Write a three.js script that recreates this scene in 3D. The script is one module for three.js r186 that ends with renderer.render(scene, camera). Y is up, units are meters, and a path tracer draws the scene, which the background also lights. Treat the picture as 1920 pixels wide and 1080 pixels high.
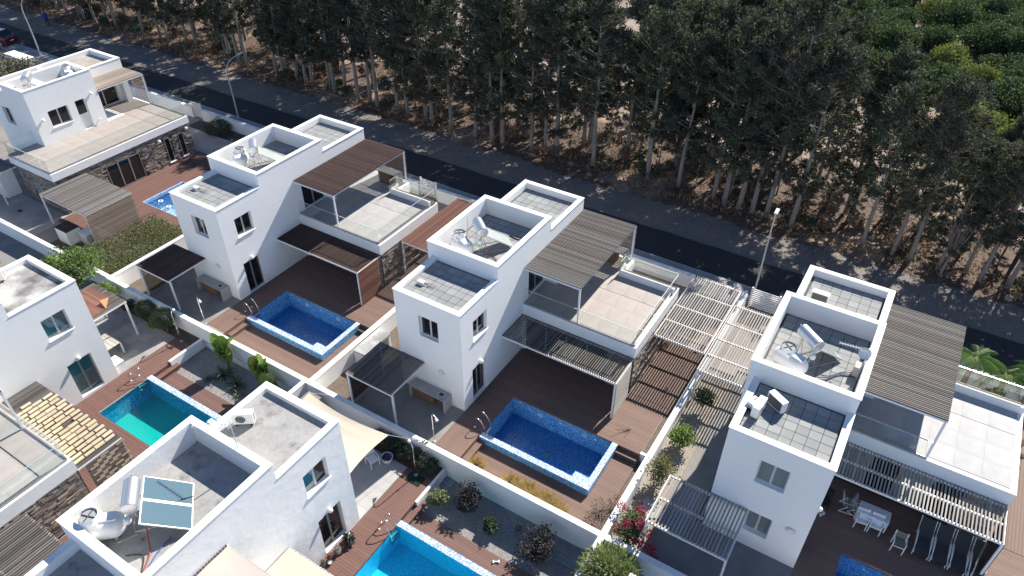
import * as THREE from 'three';
import { mergeGeometries } from 'three/addons/utils/BufferGeometryUtils.js';
import { MarchingCubes } from 'three/addons/objects/MarchingCubes.js';

// ---------- camera, sky, sun, exposure ----------
const scene = new THREE.Scene();
const D2R = Math.PI / 180;
const camera = new THREE.PerspectiveCamera(2 * Math.atan(540 / 1353.1) / D2R, 16 / 9, 0.5, 1500);
{
  const th = 38.034 * D2R, ro = 0.264 * D2R, ya = -31.736 * D2R;
  const f = new THREE.Vector3(Math.sin(ya) * Math.cos(th), -Math.sin(th), -Math.cos(ya) * Math.cos(th));
  const r = new THREE.Vector3(Math.cos(ya), 0, Math.sin(ya));
  const u = new THREE.Vector3().crossVectors(r, f);
  camera.up.copy(u.multiplyScalar(Math.cos(ro)).addScaledVector(r, -Math.sin(ro)));
  camera.position.set(20.241, 28.758, 20.92);
  camera.lookAt(camera.position.clone().add(f));
}
const renderer = new THREE.WebGLRenderer({ antialias: true });
renderer.toneMapping = THREE.LinearToneMapping;
renderer.toneMappingExposure = 1.78;
renderer.shadowMap.enabled = true;
{ // clear midday sky, computed
  const w = 256, h = 128, d = new Float32Array(w * h * 4);
  for (let y = 0; y < h; y++) for (let x = 0; x < w; x++) {
    const el = ((y + 0.5) / h - 0.5) * Math.PI, e = Math.max(0, Math.sin(el)), k = Math.pow(1 - e, 3.2);
    const o = (y * w + x) * 4, z = [0.034, 0.08, 0.2], hz = [0.61, 0.83, 1.1];
    for (let c = 0; c < 3; c++) d[o + c] = el < 0 ? [0.3, 0.27, 0.24][c] : z[c] * (1 - k) + hz[c] * k;
    d[o + 3] = 1;
  }
  const t = new THREE.DataTexture(d, w, h, THREE.RGBAFormat, THREE.FloatType);
  t.mapping = THREE.EquirectangularReflectionMapping; t.magFilter = THREE.LinearFilter; t.needsUpdate = true;
  scene.background = t; scene.environment = t;
}
const SUN = new THREE.Vector3(0.2, 1, -1.18).normalize();
const sun = new THREE.DirectionalLight(new THREE.Color().setRGB(1, 0.94, 0.85), 5);
sun.position.copy(SUN).multiplyScalar(150); sun.target.position.set(-10, 0, -8);
sun.position.add(sun.target.position);
sun.castShadow = true; sun.shadow.mapSize.set(4096, 4096);
Object.assign(sun.shadow.camera, { left: -90, right: 90, top: 90, bottom: -90, near: 1, far: 400 });
scene.add(sun, sun.target);

// ---------- helpers ----------
function mulberry(a) { return () => { a |= 0; a = a + 0x6D2B79F5 | 0; let t = Math.imul(a ^ a >>> 15, 1 | a); t = t + Math.imul(t ^ t >>> 7, 61 | t) ^ t; return ((t ^ t >>> 14) >>> 0) / 4294967296; }; }
let R = mulberry(11);
const rr = (a, b) => a + (b - a) * R();
const pick = a => a[Math.floor(R() * a.length) % a.length];
function hash(x, y, s) { let h = Math.imul(x, 374761393) + Math.imul(y, 668265263) + Math.imul(s, 1274126177); h = Math.imul(h ^ h >>> 13, 1274126177); return ((h ^ h >>> 16) >>> 0) / 4294967296; }
function vnoise(x, y, per, s) { // periodic value noise
  const xi = Math.floor(x), yi = Math.floor(y), fx = x - xi, fy = y - yi, u = fx * fx * (3 - 2 * fx), v = fy * fy * (3 - 2 * fy);
  const m = n => ((n % per) + per) % per;
  const a = hash(m(xi), m(yi), s), b = hash(m(xi + 1), m(yi), s), c = hash(m(xi), m(yi + 1), s), d = hash(m(xi + 1), m(yi + 1), s);
  return a + (b - a) * u + (c - a) * v + (a - b - c + d) * u * v;
}
function fbm(u, v, per, oct, s) { let t = 0, a = 0.5, n = 0; for (let i = 0; i < oct; i++) { t += a * vnoise(u * per, v * per, per, s + i); n += a; per *= 2; a *= 0.5; } return t / n; }
function tex(n, m, size, fn, nearest) { // fn(u,v) -> grey or [r,g,b], linear 0..1 ; size = metres covered [w,h]
  const d = new Uint8Array(n * m * 4);
  for (let y = 0; y < m; y++) for (let x = 0; x < n; x++) {
    let c = fn((x + 0.5) / n, (y + 0.5) / m, x, y); if (typeof c === 'number') c = [c, c, c];
    const o = (y * n + x) * 4; for (let k = 0; k < 3; k++) d[o + k] = Math.max(0, Math.min(255, c[k] * 255)); d[o + 3] = 255;
  }
  const t = new THREE.DataTexture(d, n, m); t.wrapS = t.wrapT = THREE.RepeatWrapping;
  t.magFilter = nearest ? THREE.NearestFilter : THREE.LinearFilter; t.minFilter = THREE.LinearFilter;
  t.repeat.set(1 / size[0], 1 / size[1]); t.needsUpdate = true; return t;
}
const col = (r, g, b) => new THREE.Color().setRGB(r, g, b);
function M(r, g, b, o = {}) { return new THREE.MeshStandardMaterial({ color: col(r, g, b), roughness: 0.85, side: THREE.DoubleSide, ...o }); }
function P(r, g, b, o = {}) { return new THREE.MeshPhysicalMaterial({ color: col(r, g, b), roughness: 0.5, side: THREE.DoubleSide, ...o }); }
const boxes = new Map();
function boxGeo(w, h, d) {
  const k = [w, h, d].map(v => Math.round(v * 1000)).join(); let g = boxes.get(k); if (g) return g;
  g = new THREE.BoxGeometry(w, h, d); const p = g.attributes.position, n = g.attributes.normal, uv = g.attributes.uv;
  for (let i = 0; i < p.count; i++) {
    const x = p.getX(i) + w * 0.5, y = p.getY(i) + h * 0.5, z = p.getZ(i) + d * 0.5;
    if (Math.abs(n.getX(i)) > 0.5) uv.setXY(i, z, y); else if (Math.abs(n.getY(i)) > 0.5) uv.setXY(i, x, z); else uv.setXY(i, x, y);
  }
  boxes.set(k, g); return g;
}
function mesh(parent, name, geo, m, x = 0, y = 0, z = 0) { const o = new THREE.Mesh(geo, m); o.name = name; o.position.set(x, y, z); o.castShadow = o.receiveShadow = true; parent.add(o); return o; }
const taken = new Map();
function numbered(n) { const k = taken.get(n) || 0; taken.set(n, k + 1); return k ? n + '_' + String(k).padStart(3, '0') : n; }
function tag(o, label, category, group) { o.userData.label = label; o.userData.category = category; if (group) o.userData.group = group; return o; }
function thing(name, label, category, [x, y, z] = [0, 0, 0], group) { const g = new THREE.Group(); g.name = numbered(name); g.position.set(x, y, z); scene.add(g); return tag(g, label, category, group); }
function structure(o) { o.userData.kind = 'structure'; return o; }
// a frame turns local villa coordinates (z towards the wall between the rows) into the world
class Frame {
  constructor(ox, oy, oz, s = 1) { Object.assign(this, { ox, oy, oz, s }); }
  at(x, y, z) { return [this.ox + x, this.oy + y, this.oz + this.s * z]; }
  thing(name, label, cat, [x, y, z], group) { return thing(name, label, cat, this.at(x, y, z), group); }
  rel(g, x, y, z) { const w = this.at(x, y, z); let p = g; while (p) { w[0] -= p.position.x; w[1] -= p.position.y; w[2] -= p.position.z; p = p.parent; } return w; }
  box(g, name, m, x0, x1, y0, y1, z0, z1) {
    const c = this.rel(g, (x0 + x1) / 2, (y0 + y1) / 2, (z0 + z1) / 2);
    return mesh(g, name, boxGeo(Math.abs(x1 - x0), Math.abs(y1 - y0), Math.abs(z1 - z0)), m, ...c);
  }
  top(name, m, x0, x1, y0, y1, z0, z1) { const [a, b, c] = this.at((x0 + x1) / 2, y0, (z0 + z1) / 2); const g = boxGeo(Math.abs(x1 - x0), y1 - y0, Math.abs(z1 - z0)); const o = mesh(scene, numbered(name), g, m, a, b + (y1 - y0) / 2, c); return o; }
  bar(g, name, m, p, q, r = 0.02, seg = 6) { const a = new THREE.Vector3(...this.rel(g, ...p)), b = new THREE.Vector3(...this.rel(g, ...q)); const o = mesh(g, name, new THREE.CylinderGeometry(r, r, a.distanceTo(b), seg), m); o.position.copy(a).lerp(b, 0.5); o.quaternion.setFromUnitVectors(new THREE.Vector3(0, 1, 0), b.sub(a).normalize()); return o; }
  tube(g, name, m, pts, r = 0.02, n = 24, seg = 6) { const c = new THREE.CatmullRomCurve3(pts.map(p => new THREE.Vector3(...this.rel(g, ...p)))); return mesh(g, name, new THREE.TubeGeometry(c, n, r, seg), m); }
}
const W0 = new Frame(0, 0, 0, 1);
// wall panels: outline and holes in the plane, with thickness
function shapeOf(pts, holes = []) { const s = new THREE.Shape(pts.map(p => new THREE.Vector2(...p))); for (const h of holes) s.holes.push(new THREE.Path(h.map(p => new THREE.Vector2(...p)))); return s; }
const rect = (a0, a1, b0, b1) => [[a0, b0], [a1, b0], [a1, b1], [a0, b1]];
function panelZ(x, pts, holes, z0, z1) { const g = new THREE.ExtrudeGeometry(shapeOf(pts, holes), { depth: Math.abs(z1 - z0), bevelEnabled: false }); g.translate(0, 0, Math.min(z0, z1)); return g; }
function panelX(pts, holes, x0, x1, s) { // pts in (z,y)
  const f = l => l.map(([z, y]) => [-s * z, y]); const g = new THREE.ExtrudeGeometry(shapeOf(f(pts), holes.map(f)), { depth: x1 - x0, bevelEnabled: false });
  g.applyMatrix4(new THREE.Matrix4().makeBasis(new THREE.Vector3(0, 0, -1), new THREE.Vector3(0, 1, 0), new THREE.Vector3(1, 0, 0))); g.translate(x0, 0, 0); return g;
}
const join = l => mergeGeometries(l.map(g => { let q = g.index ? g.toNonIndexed() : g; for (const k of Object.keys(q.attributes)) if (!['position', 'normal', 'uv'].includes(k)) q.deleteAttribute(k); return q; }));

// ---------- materials ----------
const nPlaster = tex(256, 256, [3, 3], (u, v) => fbm(u, v, 8, 5, 3));
const nStain = tex(512, 512, [9, 9], (u, v) => { const a = fbm(u, v, 4, 6, 21), b = fbm(u, v, 24, 4, 31); return 0.9 + 0.1 * Math.min(1, 0.45 + 0.75 * a) - 0.05 * Math.max(0, b - 0.6); });
const white = M(0.88, 0.88, 0.868, { map: nStain, bumpMap: nPlaster, bumpScale: 0.004, roughness: 0.9 });
const nRough = tex(512, 512, [7, 7], (u, v) => { const a = fbm(u, v, 6, 3, 41), b = fbm(u, v, 20, 4, 47); return 0.5 * a + 0.5 * Math.pow(b, 1.5); });
const whiteUneven = M(0.865, 0.868, 0.86, { map: nStain, bumpMap: nRough, bumpScale: 0.022, roughness: 0.9 });
const nCope = tex(256, 256, [3.1, 3.1], (u, v) => { const a = fbm(u, v, 6, 5, 61), b = fbm(u, v, 40, 2, 67); return (a > 0.62 ? 0.9 : 0.98) - 0.08 * Math.max(0, b - 0.55); });
const cope = M(0.82, 0.82, 0.8, { map: nCope, roughness: 0.85 });
const grain = tex(64, 512, [0.25, 2.2], (u, v) => 0.72 + 0.28 * fbm(u, v * 0.15, 16, 3, 5) - 0.12 * fbm(u, v, 32, 2, 9));
const grainX = tex(512, 64, [2.2, 0.25], (u, v) => 0.72 + 0.28 * fbm(u * 0.15, v, 16, 3, 5) - 0.12 * fbm(u, v, 32, 2, 9));
function woods(list, map) { return list.map(c => M(...c, { map, roughness: 0.8 })); }
const PAL = {
  brown: [[0.075, 0.043, 0.036], [0.088, 0.05, 0.042], [0.1, 0.058, 0.047], [0.066, 0.038, 0.033]],
  red: [[0.26, 0.115, 0.08], [0.3, 0.135, 0.095], [0.22, 0.1, 0.072], [0.19, 0.09, 0.07]],
  grey: [[0.16, 0.148, 0.14], [0.196, 0.184, 0.176], [0.112, 0.1, 0.092], [0.172, 0.14, 0.124], [0.224, 0.214, 0.204]],
  tan: [[0.3, 0.24, 0.19], [0.35, 0.29, 0.24], [0.27, 0.22, 0.185], [0.4, 0.34, 0.29]],
  silver: [[0.36, 0.335, 0.31], [0.42, 0.395, 0.37], [0.31, 0.28, 0.255], [0.39, 0.35, 0.315], [0.47, 0.45, 0.425]],
  pale: [[0.52, 0.49, 0.45], [0.58, 0.55, 0.51], [0.47, 0.44, 0.4], [0.62, 0.6, 0.56]],
};
const WX = {}, WZ = {};
for (const k in PAL) { WX[k] = woods(PAL[k], grainX); WZ[k] = woods(PAL[k], grain); }
function deckTex(n, alongX) { // boards 0.14 m wide
  const f = (a, l) => { const b = Math.floor(a * 12), w = a * 12 - b, e = w < 0.07 || w > 0.93 ? 0.45 : 1, t = 0.8 + 0.2 * hash(b, n, 3); const j = hash(b, n, 8), q = Math.abs(l - j) < 0.002 ? 0.5 : 1; return e * q * t * (0.86 + 0.14 * fbm(l * 0.3, a, 24, 3, 7)); };
  return tex(512, 512, [1.68, 1.68].map((v, i) => (i === 0) === alongX ? 4.2 : v), (u, v) => alongX ? f(v, u) : f(u, v));
}
const deckX = deckTex(1, true), deckZ = deckTex(2, false);
const deckM = M(0.225, 0.14, 0.11, { map: deckX, roughness: 0.75 });
const deckMZ = M(0.225, 0.14, 0.11, { map: deckZ, roughness: 0.75 });
const deckRed = M(0.2, 0.105, 0.085, { map: deckZ, roughness: 0.75 });
const deckRedX = M(0.2, 0.105, 0.085, { map: deckX, roughness: 0.75 });
function mosaic(seed, shades) { return tex(110, 110, [4.4, 4.4], (u, v, x, y) => { const k = hash(x, y, seed), c = shades[Math.floor(k * shades.length)]; const e = 0.94 + 0.12 * fbm(u, v, 5, 3, seed); return c.map(q => q * e); }, true); }
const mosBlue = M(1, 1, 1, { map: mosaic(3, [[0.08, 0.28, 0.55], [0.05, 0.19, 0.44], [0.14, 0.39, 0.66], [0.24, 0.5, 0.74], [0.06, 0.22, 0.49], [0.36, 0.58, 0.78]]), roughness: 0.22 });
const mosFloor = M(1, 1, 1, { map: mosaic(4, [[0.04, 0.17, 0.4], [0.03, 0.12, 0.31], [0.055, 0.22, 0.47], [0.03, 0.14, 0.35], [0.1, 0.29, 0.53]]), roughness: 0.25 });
const mosRim = M(1, 1, 1, { map: mosaic(5, [[0.5, 0.62, 0.78], [0.36, 0.52, 0.76], [0.62, 0.72, 0.84], [0.22, 0.36, 0.66], [0.7, 0.78, 0.86], [0.28, 0.3, 0.58]]), roughness: 0.25 });
const mosCyan = M(1, 1, 1, { map: mosaic(6, [[0.1, 0.52, 0.72], [0.14, 0.6, 0.78], [0.07, 0.45, 0.68], [0.2, 0.68, 0.82]]), roughness: 0.3 });
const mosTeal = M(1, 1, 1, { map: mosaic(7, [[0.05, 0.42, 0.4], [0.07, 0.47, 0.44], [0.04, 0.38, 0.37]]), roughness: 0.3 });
const nRip = tex(256, 256, [2.4, 2.4], (u, v) => fbm(u, v, 6, 4, 71));
const water = P(0.92, 0.98, 1, { transmission: 1, thickness: 0, ior: 1.33, roughness: 0.02, bumpMap: nRip, bumpScale: 0.02 });
const waterTeal = P(0.6, 0.98, 0.95, { transmission: 1, thickness: 0, ior: 1.33, roughness: 0.02, bumpMap: nRip, bumpScale: 0.02 });
const waterCyan = P(0.6, 0.97, 1, { transmission: 1, thickness: 0, ior: 1.33, roughness: 0.02, bumpMap: nRip, bumpScale: 0.03 });
const nConc = tex(512, 512, [5, 5], (u, v) => 0.7 + 0.45 * (fbm(u, v, 6, 6, 81) - 0.3) - 0.12 * Math.max(0, fbm(u, v, 30, 3, 83) - 0.58));
const concrete = M(0.44, 0.43, 0.415, { map: nConc, bumpMap: nPlaster, bumpScale: 0.005 });
const concreteDirty = M(1, 1, 1, { map: tex(512, 512, [4.4, 4.4], (u, v) => { const a = fbm(u, v, 6, 7, 91), b = fbm(u, v, 3, 3, 95), c = fbm(u, v, 50, 3, 97); const t = 0.1 + 0.42 * Math.max(0, Math.min(1, (a * 0.65 + b * 0.35 - 0.32) * 2.6)) * (0.7 + 0.5 * c); return [t, t * 0.985, t * 0.96]; }), roughness: 0.95 });
const roofPale = M(1, 1, 1, { map: tex(512, 512, [4.4, 4.4], (u, v) => { const a = fbm(u, v, 4, 7, 101), b = fbm(u, v, 44, 3, 105), c = fbm(u, v, 9, 3, 107); const t = 0.31 + 0.2 * (a - 0.5) + 0.09 * (b - 0.5) - Math.max(0, c - 0.6) * 0.9 * (b > 0.5 ? 1 : 0.3); return [t, t * 0.99, t * 0.97]; }), roughness: 0.9 });
const roofTan = M(0.46, 0.41, 0.36, { map: nConc });
const paverM = [[0.306, 0.315, 0.315], [0.333, 0.342, 0.342], [0.284, 0.293, 0.297], [0.36, 0.369, 0.365], [0.32, 0.329, 0.324]].map(c => M(...c, { map: nConc, roughness: 0.9 }));
const roofDark = M(0.07, 0.075, 0.085);
const patioGrey = M(0.3, 0.285, 0.265, { map: nConc });
const patioDark = M(0.22, 0.22, 0.225, { map: nConc });
const terrBeige = [[0.45, 0.405, 0.369], [0.464, 0.417, 0.378], [0.441, 0.393, 0.36]].map(c => M(...c, { map: nConc, roughness: 0.7 }));
const terrWhite = [[0.47, 0.47, 0.475], [0.487, 0.487, 0.491], [0.458, 0.462, 0.47]].map(c => M(...c, { map: nConc, roughness: 0.7 }));
const terrPale = [[0.46, 0.455, 0.451], [0.478, 0.471, 0.46], [0.446, 0.442, 0.437]].map(c => M(...c, { map: nConc, roughness: 0.7 }));
const terrGrey = [[0.42, 0.42, 0.405], [0.4, 0.4, 0.39], [0.45, 0.445, 0.43], [0.47, 0.43, 0.41]].map(c => M(...c, { map: nConc, roughness: 0.8 }));
const steel = M(0.78, 0.78, 0.78, { roughness: 0.45 });
const alu = M(0.62, 0.62, 0.6, { roughness: 0.4, metalness: 0.2 });
const aluDark = M(0.3, 0.29, 0.28, { roughness: 0.4, metalness: 0.3 });
const chrome = M(0.75, 0.75, 0.76, { roughness: 0.15, metalness: 1 });
const zinc = M(0.6, 0.61, 0.63, { roughness: 0.35, metalness: 0.75 });
const plasticWhite = M(0.78, 0.78, 0.76, { roughness: 0.45 });
const black = M(0.02, 0.02, 0.022, { roughness: 0.6 });
const darkGrey = M(0.09, 0.09, 0.095, { roughness: 0.6 });
const paneDark = P(0.012, 0.014, 0.017, { roughness: 0.06, ior: 1.5 });
const paneCurtain = P(0.2, 0.23, 0.23, { roughness: 0.1, clearcoat: 1, clearcoatRoughness: 0.03 });
const paneTeal = P(0.04, 0.12, 0.14, { roughness: 0.06, clearcoat: 1, clearcoatRoughness: 0.03 });
const glassRail = P(0.965, 0.982, 0.972, { transmission: 1, thickness: 0, roughness: 0.02, ior: 1.5 });
const glassEdge = M(0.3, 0.42, 0.38, { roughness: 0.3 });
const cedar = M(0.24, 0.13, 0.075, { map: grainX, roughness: 0.7 });
const cableBlack = M(0.02, 0.02, 0.02, { roughness: 0.6 }), cableRed = M(0.35, 0.06, 0.03, { roughness: 0.6 }), cableBlue = M(0.04, 0.1, 0.32, { roughness: 0.6 });
const nGravel = tex(512, 512, [2.3, 2.3], (u, v) => { const a = fbm(u, v, 64, 3, 111), b = fbm(u, v, 5, 3, 115); return 0.3 + 0.75 * a * (0.75 + 0.5 * b); });
const gravelM = M(0.36, 0.34, 0.325, { map: nGravel, bumpMap: nGravel, bumpScale: 0.03 });
const gravelWarm = M(0.44, 0.385, 0.32, { map: nGravel, bumpMap: nGravel, bumpScale: 0.03 });
const soilM = M(0.2, 0.155, 0.12, { map: nGravel, bumpMap: nGravel, bumpScale: 0.03 });
const soilDark = M(0.1, 0.08, 0.06, { map: nGravel, bumpMap: nGravel, bumpScale: 0.03 });

// ---------- setting: ground, road, verge ----------
const groundHoles = [];
function sheet(name, m, pts, y, holes = []) {
  const g = new THREE.ShapeGeometry(shapeOf(pts.map(([x, z]) => [x, -z]), holes.map(h => h.map(([x, z]) => [x, -z])))); g.rotateX(-Math.PI / 2);
  return structure(mesh(scene, numbered(name), g, m, 0, y, 0));
}
function wavy(x0, x1, z, amp, step, seed) { const l = []; for (let x = x0; x <= x1 + 1e-6; x += step) l.push([x, z + amp * (hash(Math.round(x * 10), seed, 1) - 0.5) * 2 + amp * 3 * (vnoise(x * 0.23, seed, 512, seed) - 0.5)]); return l; }
const nAsph = tex(512, 512, [3, 3], (u, v) => 0.75 + 0.3 * (fbm(u, v, 80, 2, 121) - 0.5) + 0.25 * (fbm(u, v, 4, 4, 125) - 0.5));
const asphalt = M(0.04, 0.041, 0.045, { map: nAsph, roughness: 0.9 });
const nVerge = tex(1024, 1024, [14, 14], (u, v) => { const a = fbm(u, v, 6, 6, 131), b = fbm(u, v, 96, 2, 135), k = Math.max(0, Math.min(1, (a - 0.44) * 6)); const t = 0.75 + 0.35 * (b - 0.5) + 0.2 * (a - 0.5); return [t * (0.86 + 0.14 * k), t * (0.84 + 0.05 * k), t * (0.84 - 0.04 * k)]; });
const vergeM = M(0.235, 0.228, 0.22, { map: nVerge, bumpMap: nGravel, bumpScale: 0.02 });
const nField = tex(1024, 1024, [18, 18], (u, v) => { const a = fbm(u, v, 7, 6, 141), b = fbm(u, v, 90, 2, 145), c = fbm(u, v, 22, 3, 149); const t = 0.62 + 0.5 * (a - 0.4) + 0.3 * (b - 0.5), k = c > 0.58 ? 0.72 : 1; return [t * k, t * 0.83 * k, t * 0.69 * k]; });
const fieldM = M(0.42, 0.395, 0.375, { map: nField, bumpMap: nGravel, bumpScale: 0.04 });
const lotM = M(0.3, 0.275, 0.25, { map: nConc });
const paveM = M(0.34, 0.34, 0.335, { map: nConc });
const laneM = M(0.27, 0.255, 0.24, { map: nConc });
sheet('road', asphalt, [...wavy(-400, 400, -18.45, 0.0, 400, 1), ...wavy(-400, 400, -21.75, 0.07, 1.3, 2).reverse()], 0.004);
sheet('gravel_verge', vergeM, [...wavy(-400, 400, -21.4, 0, 400, 1), ...wavy(-400, 400, -26.2, 0.5, 1.1, 3).reverse()], -0.004);
const nLitter = tex(1024, 1024, [16, 16], (u, v) => { const a = fbm(u, v, 6, 6, 241), b = fbm(u, v, 110, 2, 245), k = Math.max(0, Math.min(1, (a - 0.54) * 6)), t = 0.7 + 0.7 * (b - 0.5); return [t * (0.155 + 0.3 * k), t * (0.1 + 0.225 * k), t * (0.072 + 0.17 * k)]; });
const litterM = M(0.95, 0.95, 0.95, { map: nLitter, bumpMap: nGravel, bumpScale: 0.04 });
sheet('tree_belt_floor', litterM, [...wavy(-130, 60, -25.5, 0.22, 0.3, 5), ...wavy(-130, 60, -37.5, 1.6, 2.1, 6).reverse()], 0.001);
sheet('dirt_field', fieldM, [[-400, -26.3 + 1.2], [400, -25.1], [400, -700], [-400, -700]], -0.009);
{ const o = W0.top('pavement', paveM, -400, 400, -0.3, 0.1, -18.43, -16.9); structure(o); const k = W0.box(o, 'kerb', M(0.4, 0.4, 0.39, { map: nConc }), -400, 400, -0.3, 0.105, -18.55, -18.435); k.position.y = 0.0025 - 0; }
{ const t = thing('manhole_cover', 'round dark manhole cover set in the gravel verge', 'manhole', [-24, 0, -22.6]); mesh(t, 'frame', new THREE.CylinderGeometry(0.42, 0.44, 0.03, 24), concrete, 0, 0.008, 0); mesh(t, 'cover', new THREE.CylinderGeometry(0.33, 0.33, 0.03, 24), darkGrey, 0, 0.016, 0); }

// ---------- generic builders ----------
function gb(s, x0, x1, y0, y1, z0, z1) { return boxGeo(Math.abs(x1 - x0), Math.abs(y1 - y0), Math.abs(z1 - z0)).clone().translate((x0 + x1) / 2, (y0 + y1) / 2, s * (z0 + z1) / 2); }
// window in a wall facing +x at plane x; recessed
function windowX(F, g, x, z0, z1, y0, y1, o = {}) {
  const s = F.s, d = x - (o.rec ?? 0.16), t = 0.055, n = o.n || 2, fr = [gb(s, d - 0.06, d, y0, y0 + t, z0, z1), gb(s, d - 0.06, d, y1 - t, y1, z0, z1)];
  for (let i = 0; i <= n; i++) { const z = z0 + t / 2 + (z1 - z0 - t) * i / n, q = i && i < n ? 0.05 : t / 2; fr.push(gb(s, d - 0.062, d + 0.002, y0 + t, y1 - t, z - q, z + q)); }
  const w = mesh(g, o.name || 'window', join(fr), o.frame || alu);
  for (let i = 0; i < n; i++) F.box(w, 'pane', (o.panes || [paneDark])[i % (o.panes || [0]).length] || paneDark, d - 0.04, d - 0.025, y0 + t, y1 - t, z0 + (z1 - z0) * i / n + 0.02, z0 + (z1 - z0) * (i + 1) / n - 0.02);
  if (o.sill) F.box(w, 'sill', cope, d, x + 0.06, y0 - 0.05, y0 - 0.001, z0 - 0.05, z1 + 0.05);
  if (o.low) F.box(w, 'lower_panel', plasticWhite, d - 0.03, d - 0.015, y0 + t, y0 + (y1 - y0) * 0.5, z0 + t, z1 - t);
  return w;
}
function windowZ(F, g, z, x0, x1, y0, y1, o = {}) {
  const s = F.s, d = z - (o.rec ?? 0.18), t = 0.055, n = o.n || 2, fr = [gb(s, x0, x1, y0, y0 + t, d - 0.06, d), gb(s, x0, x1, y1 - t, y1, d - 0.06, d)];
  for (let i = 0; i <= n; i++) { const x = x0 + t / 2 + (x1 - x0 - t) * i / n, q = i && i < n ? 0.05 : t / 2; fr.push(gb(s, x - q, x + q, y0 + t, y1 - t, d - 0.062, d + 0.002)); }
  const w = mesh(g, o.name || 'window', join(fr), o.frame || alu);
  for (let i = 0; i < n; i++) F.box(w, 'pane', (o.panes || [paneDark])[i % (o.panes || [0]).length] || paneDark, x0 + (x1 - x0) * i / n + 0.02, x0 + (x1 - x0) * (i + 1) / n - 0.02, y0 + t, y1 - t, d - 0.04, d - 0.025);
  return w;
}
// closed ring of copings along axis-aligned edges: [axis, fixed0, fixed1, from, to, y]
function copings(F, g, list) { for (const [ax, a0, a1, f, t, y] of list) ax === 'x' ? F.box(g, 'coping', cope, f, t, y, y + 0.03, a0, a1) : F.box(g, 'coping', cope, a0, a1, y, y + 0.03, f, t); }
function pavers(F, roof, x0, x1, z0, z1, y, size = 0.5) {
  const nx = Math.max(1, Math.round((x1 - x0) / size)), nz = Math.max(1, Math.round((z1 - z0) / size)), a = (x1 - x0) / nx, b = (z1 - z0) / nz;
  for (let i = 0; i < nx; i++) for (let j = 0; j < nz; j++) { const o = F.box(roof, 'paver', pick(paverM), x0 + i * a + 0.012, x0 + (i + 1) * a - 0.012, y, y + 0.035, z0 + j * b + 0.012, z0 + (j + 1) * b - 0.012); o.position.y += rr(-0.003, 0.003); o.rotation.x = rr(-0.006, 0.006); }
}
function floorTiles(F, slab, mats, x0, x1, z0, z1, y, size = 1.0) {
  const nx = Math.max(1, Math.round((x1 - x0) / size)), nz = Math.max(1, Math.round((z1 - z0) / size)), a = (x1 - x0) / nx, b = (z1 - z0) / nz;
  for (let i = 0; i < nx; i++) for (let j = 0; j < nz; j++) F.box(slab, 'floor_tile', pick(mats), x0 + i * a + 0.002, x0 + (i + 1) * a - 0.002, y, y + 0.02, z0 + j * b + 0.002, z0 + (j + 1) * b - 0.002);
}
const railTop = M(0.62, 0.66, 0.64, { roughness: 0.3, metalness: 0.3 });
function balustrade(F, g, ax, c, a0, a1, y, h = 1.0, step = 1.06) { // ax: direction it runs
  const ch = ax === 'x' ? F.box(g, 'balustrade', aluDark, a0, a1, y, y + 0.06, c - 0.03, c + 0.03) : F.box(g, 'balustrade', aluDark, c - 0.03, c + 0.03, y, y + 0.06, a0, a1);
  const n = Math.max(1, Math.round(Math.abs(a1 - a0) / step)), w = (a1 - a0) / n;
  for (let i = 0; i < n; i++) { const p = a0 + i * w + 0.006, q = a0 + (i + 1) * w - 0.006; ax === 'x' ? F.box(ch, 'glass_panel', glassRail, p, q, y + 0.02, y + h, c - 0.006, c + 0.006) : F.box(ch, 'glass_panel', glassRail, c - 0.006, c + 0.006, y + 0.02, y + h, p, q); }
  ax === 'x' ? F.box(ch, 'top_rail', railTop, a0, a1, y + h, y + h + 0.022, c - 0.018, c + 0.018) : F.box(ch, 'top_rail', railTop, c - 0.018, c + 0.018, y + h, y + h + 0.022, a0, a1);
}
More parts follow.
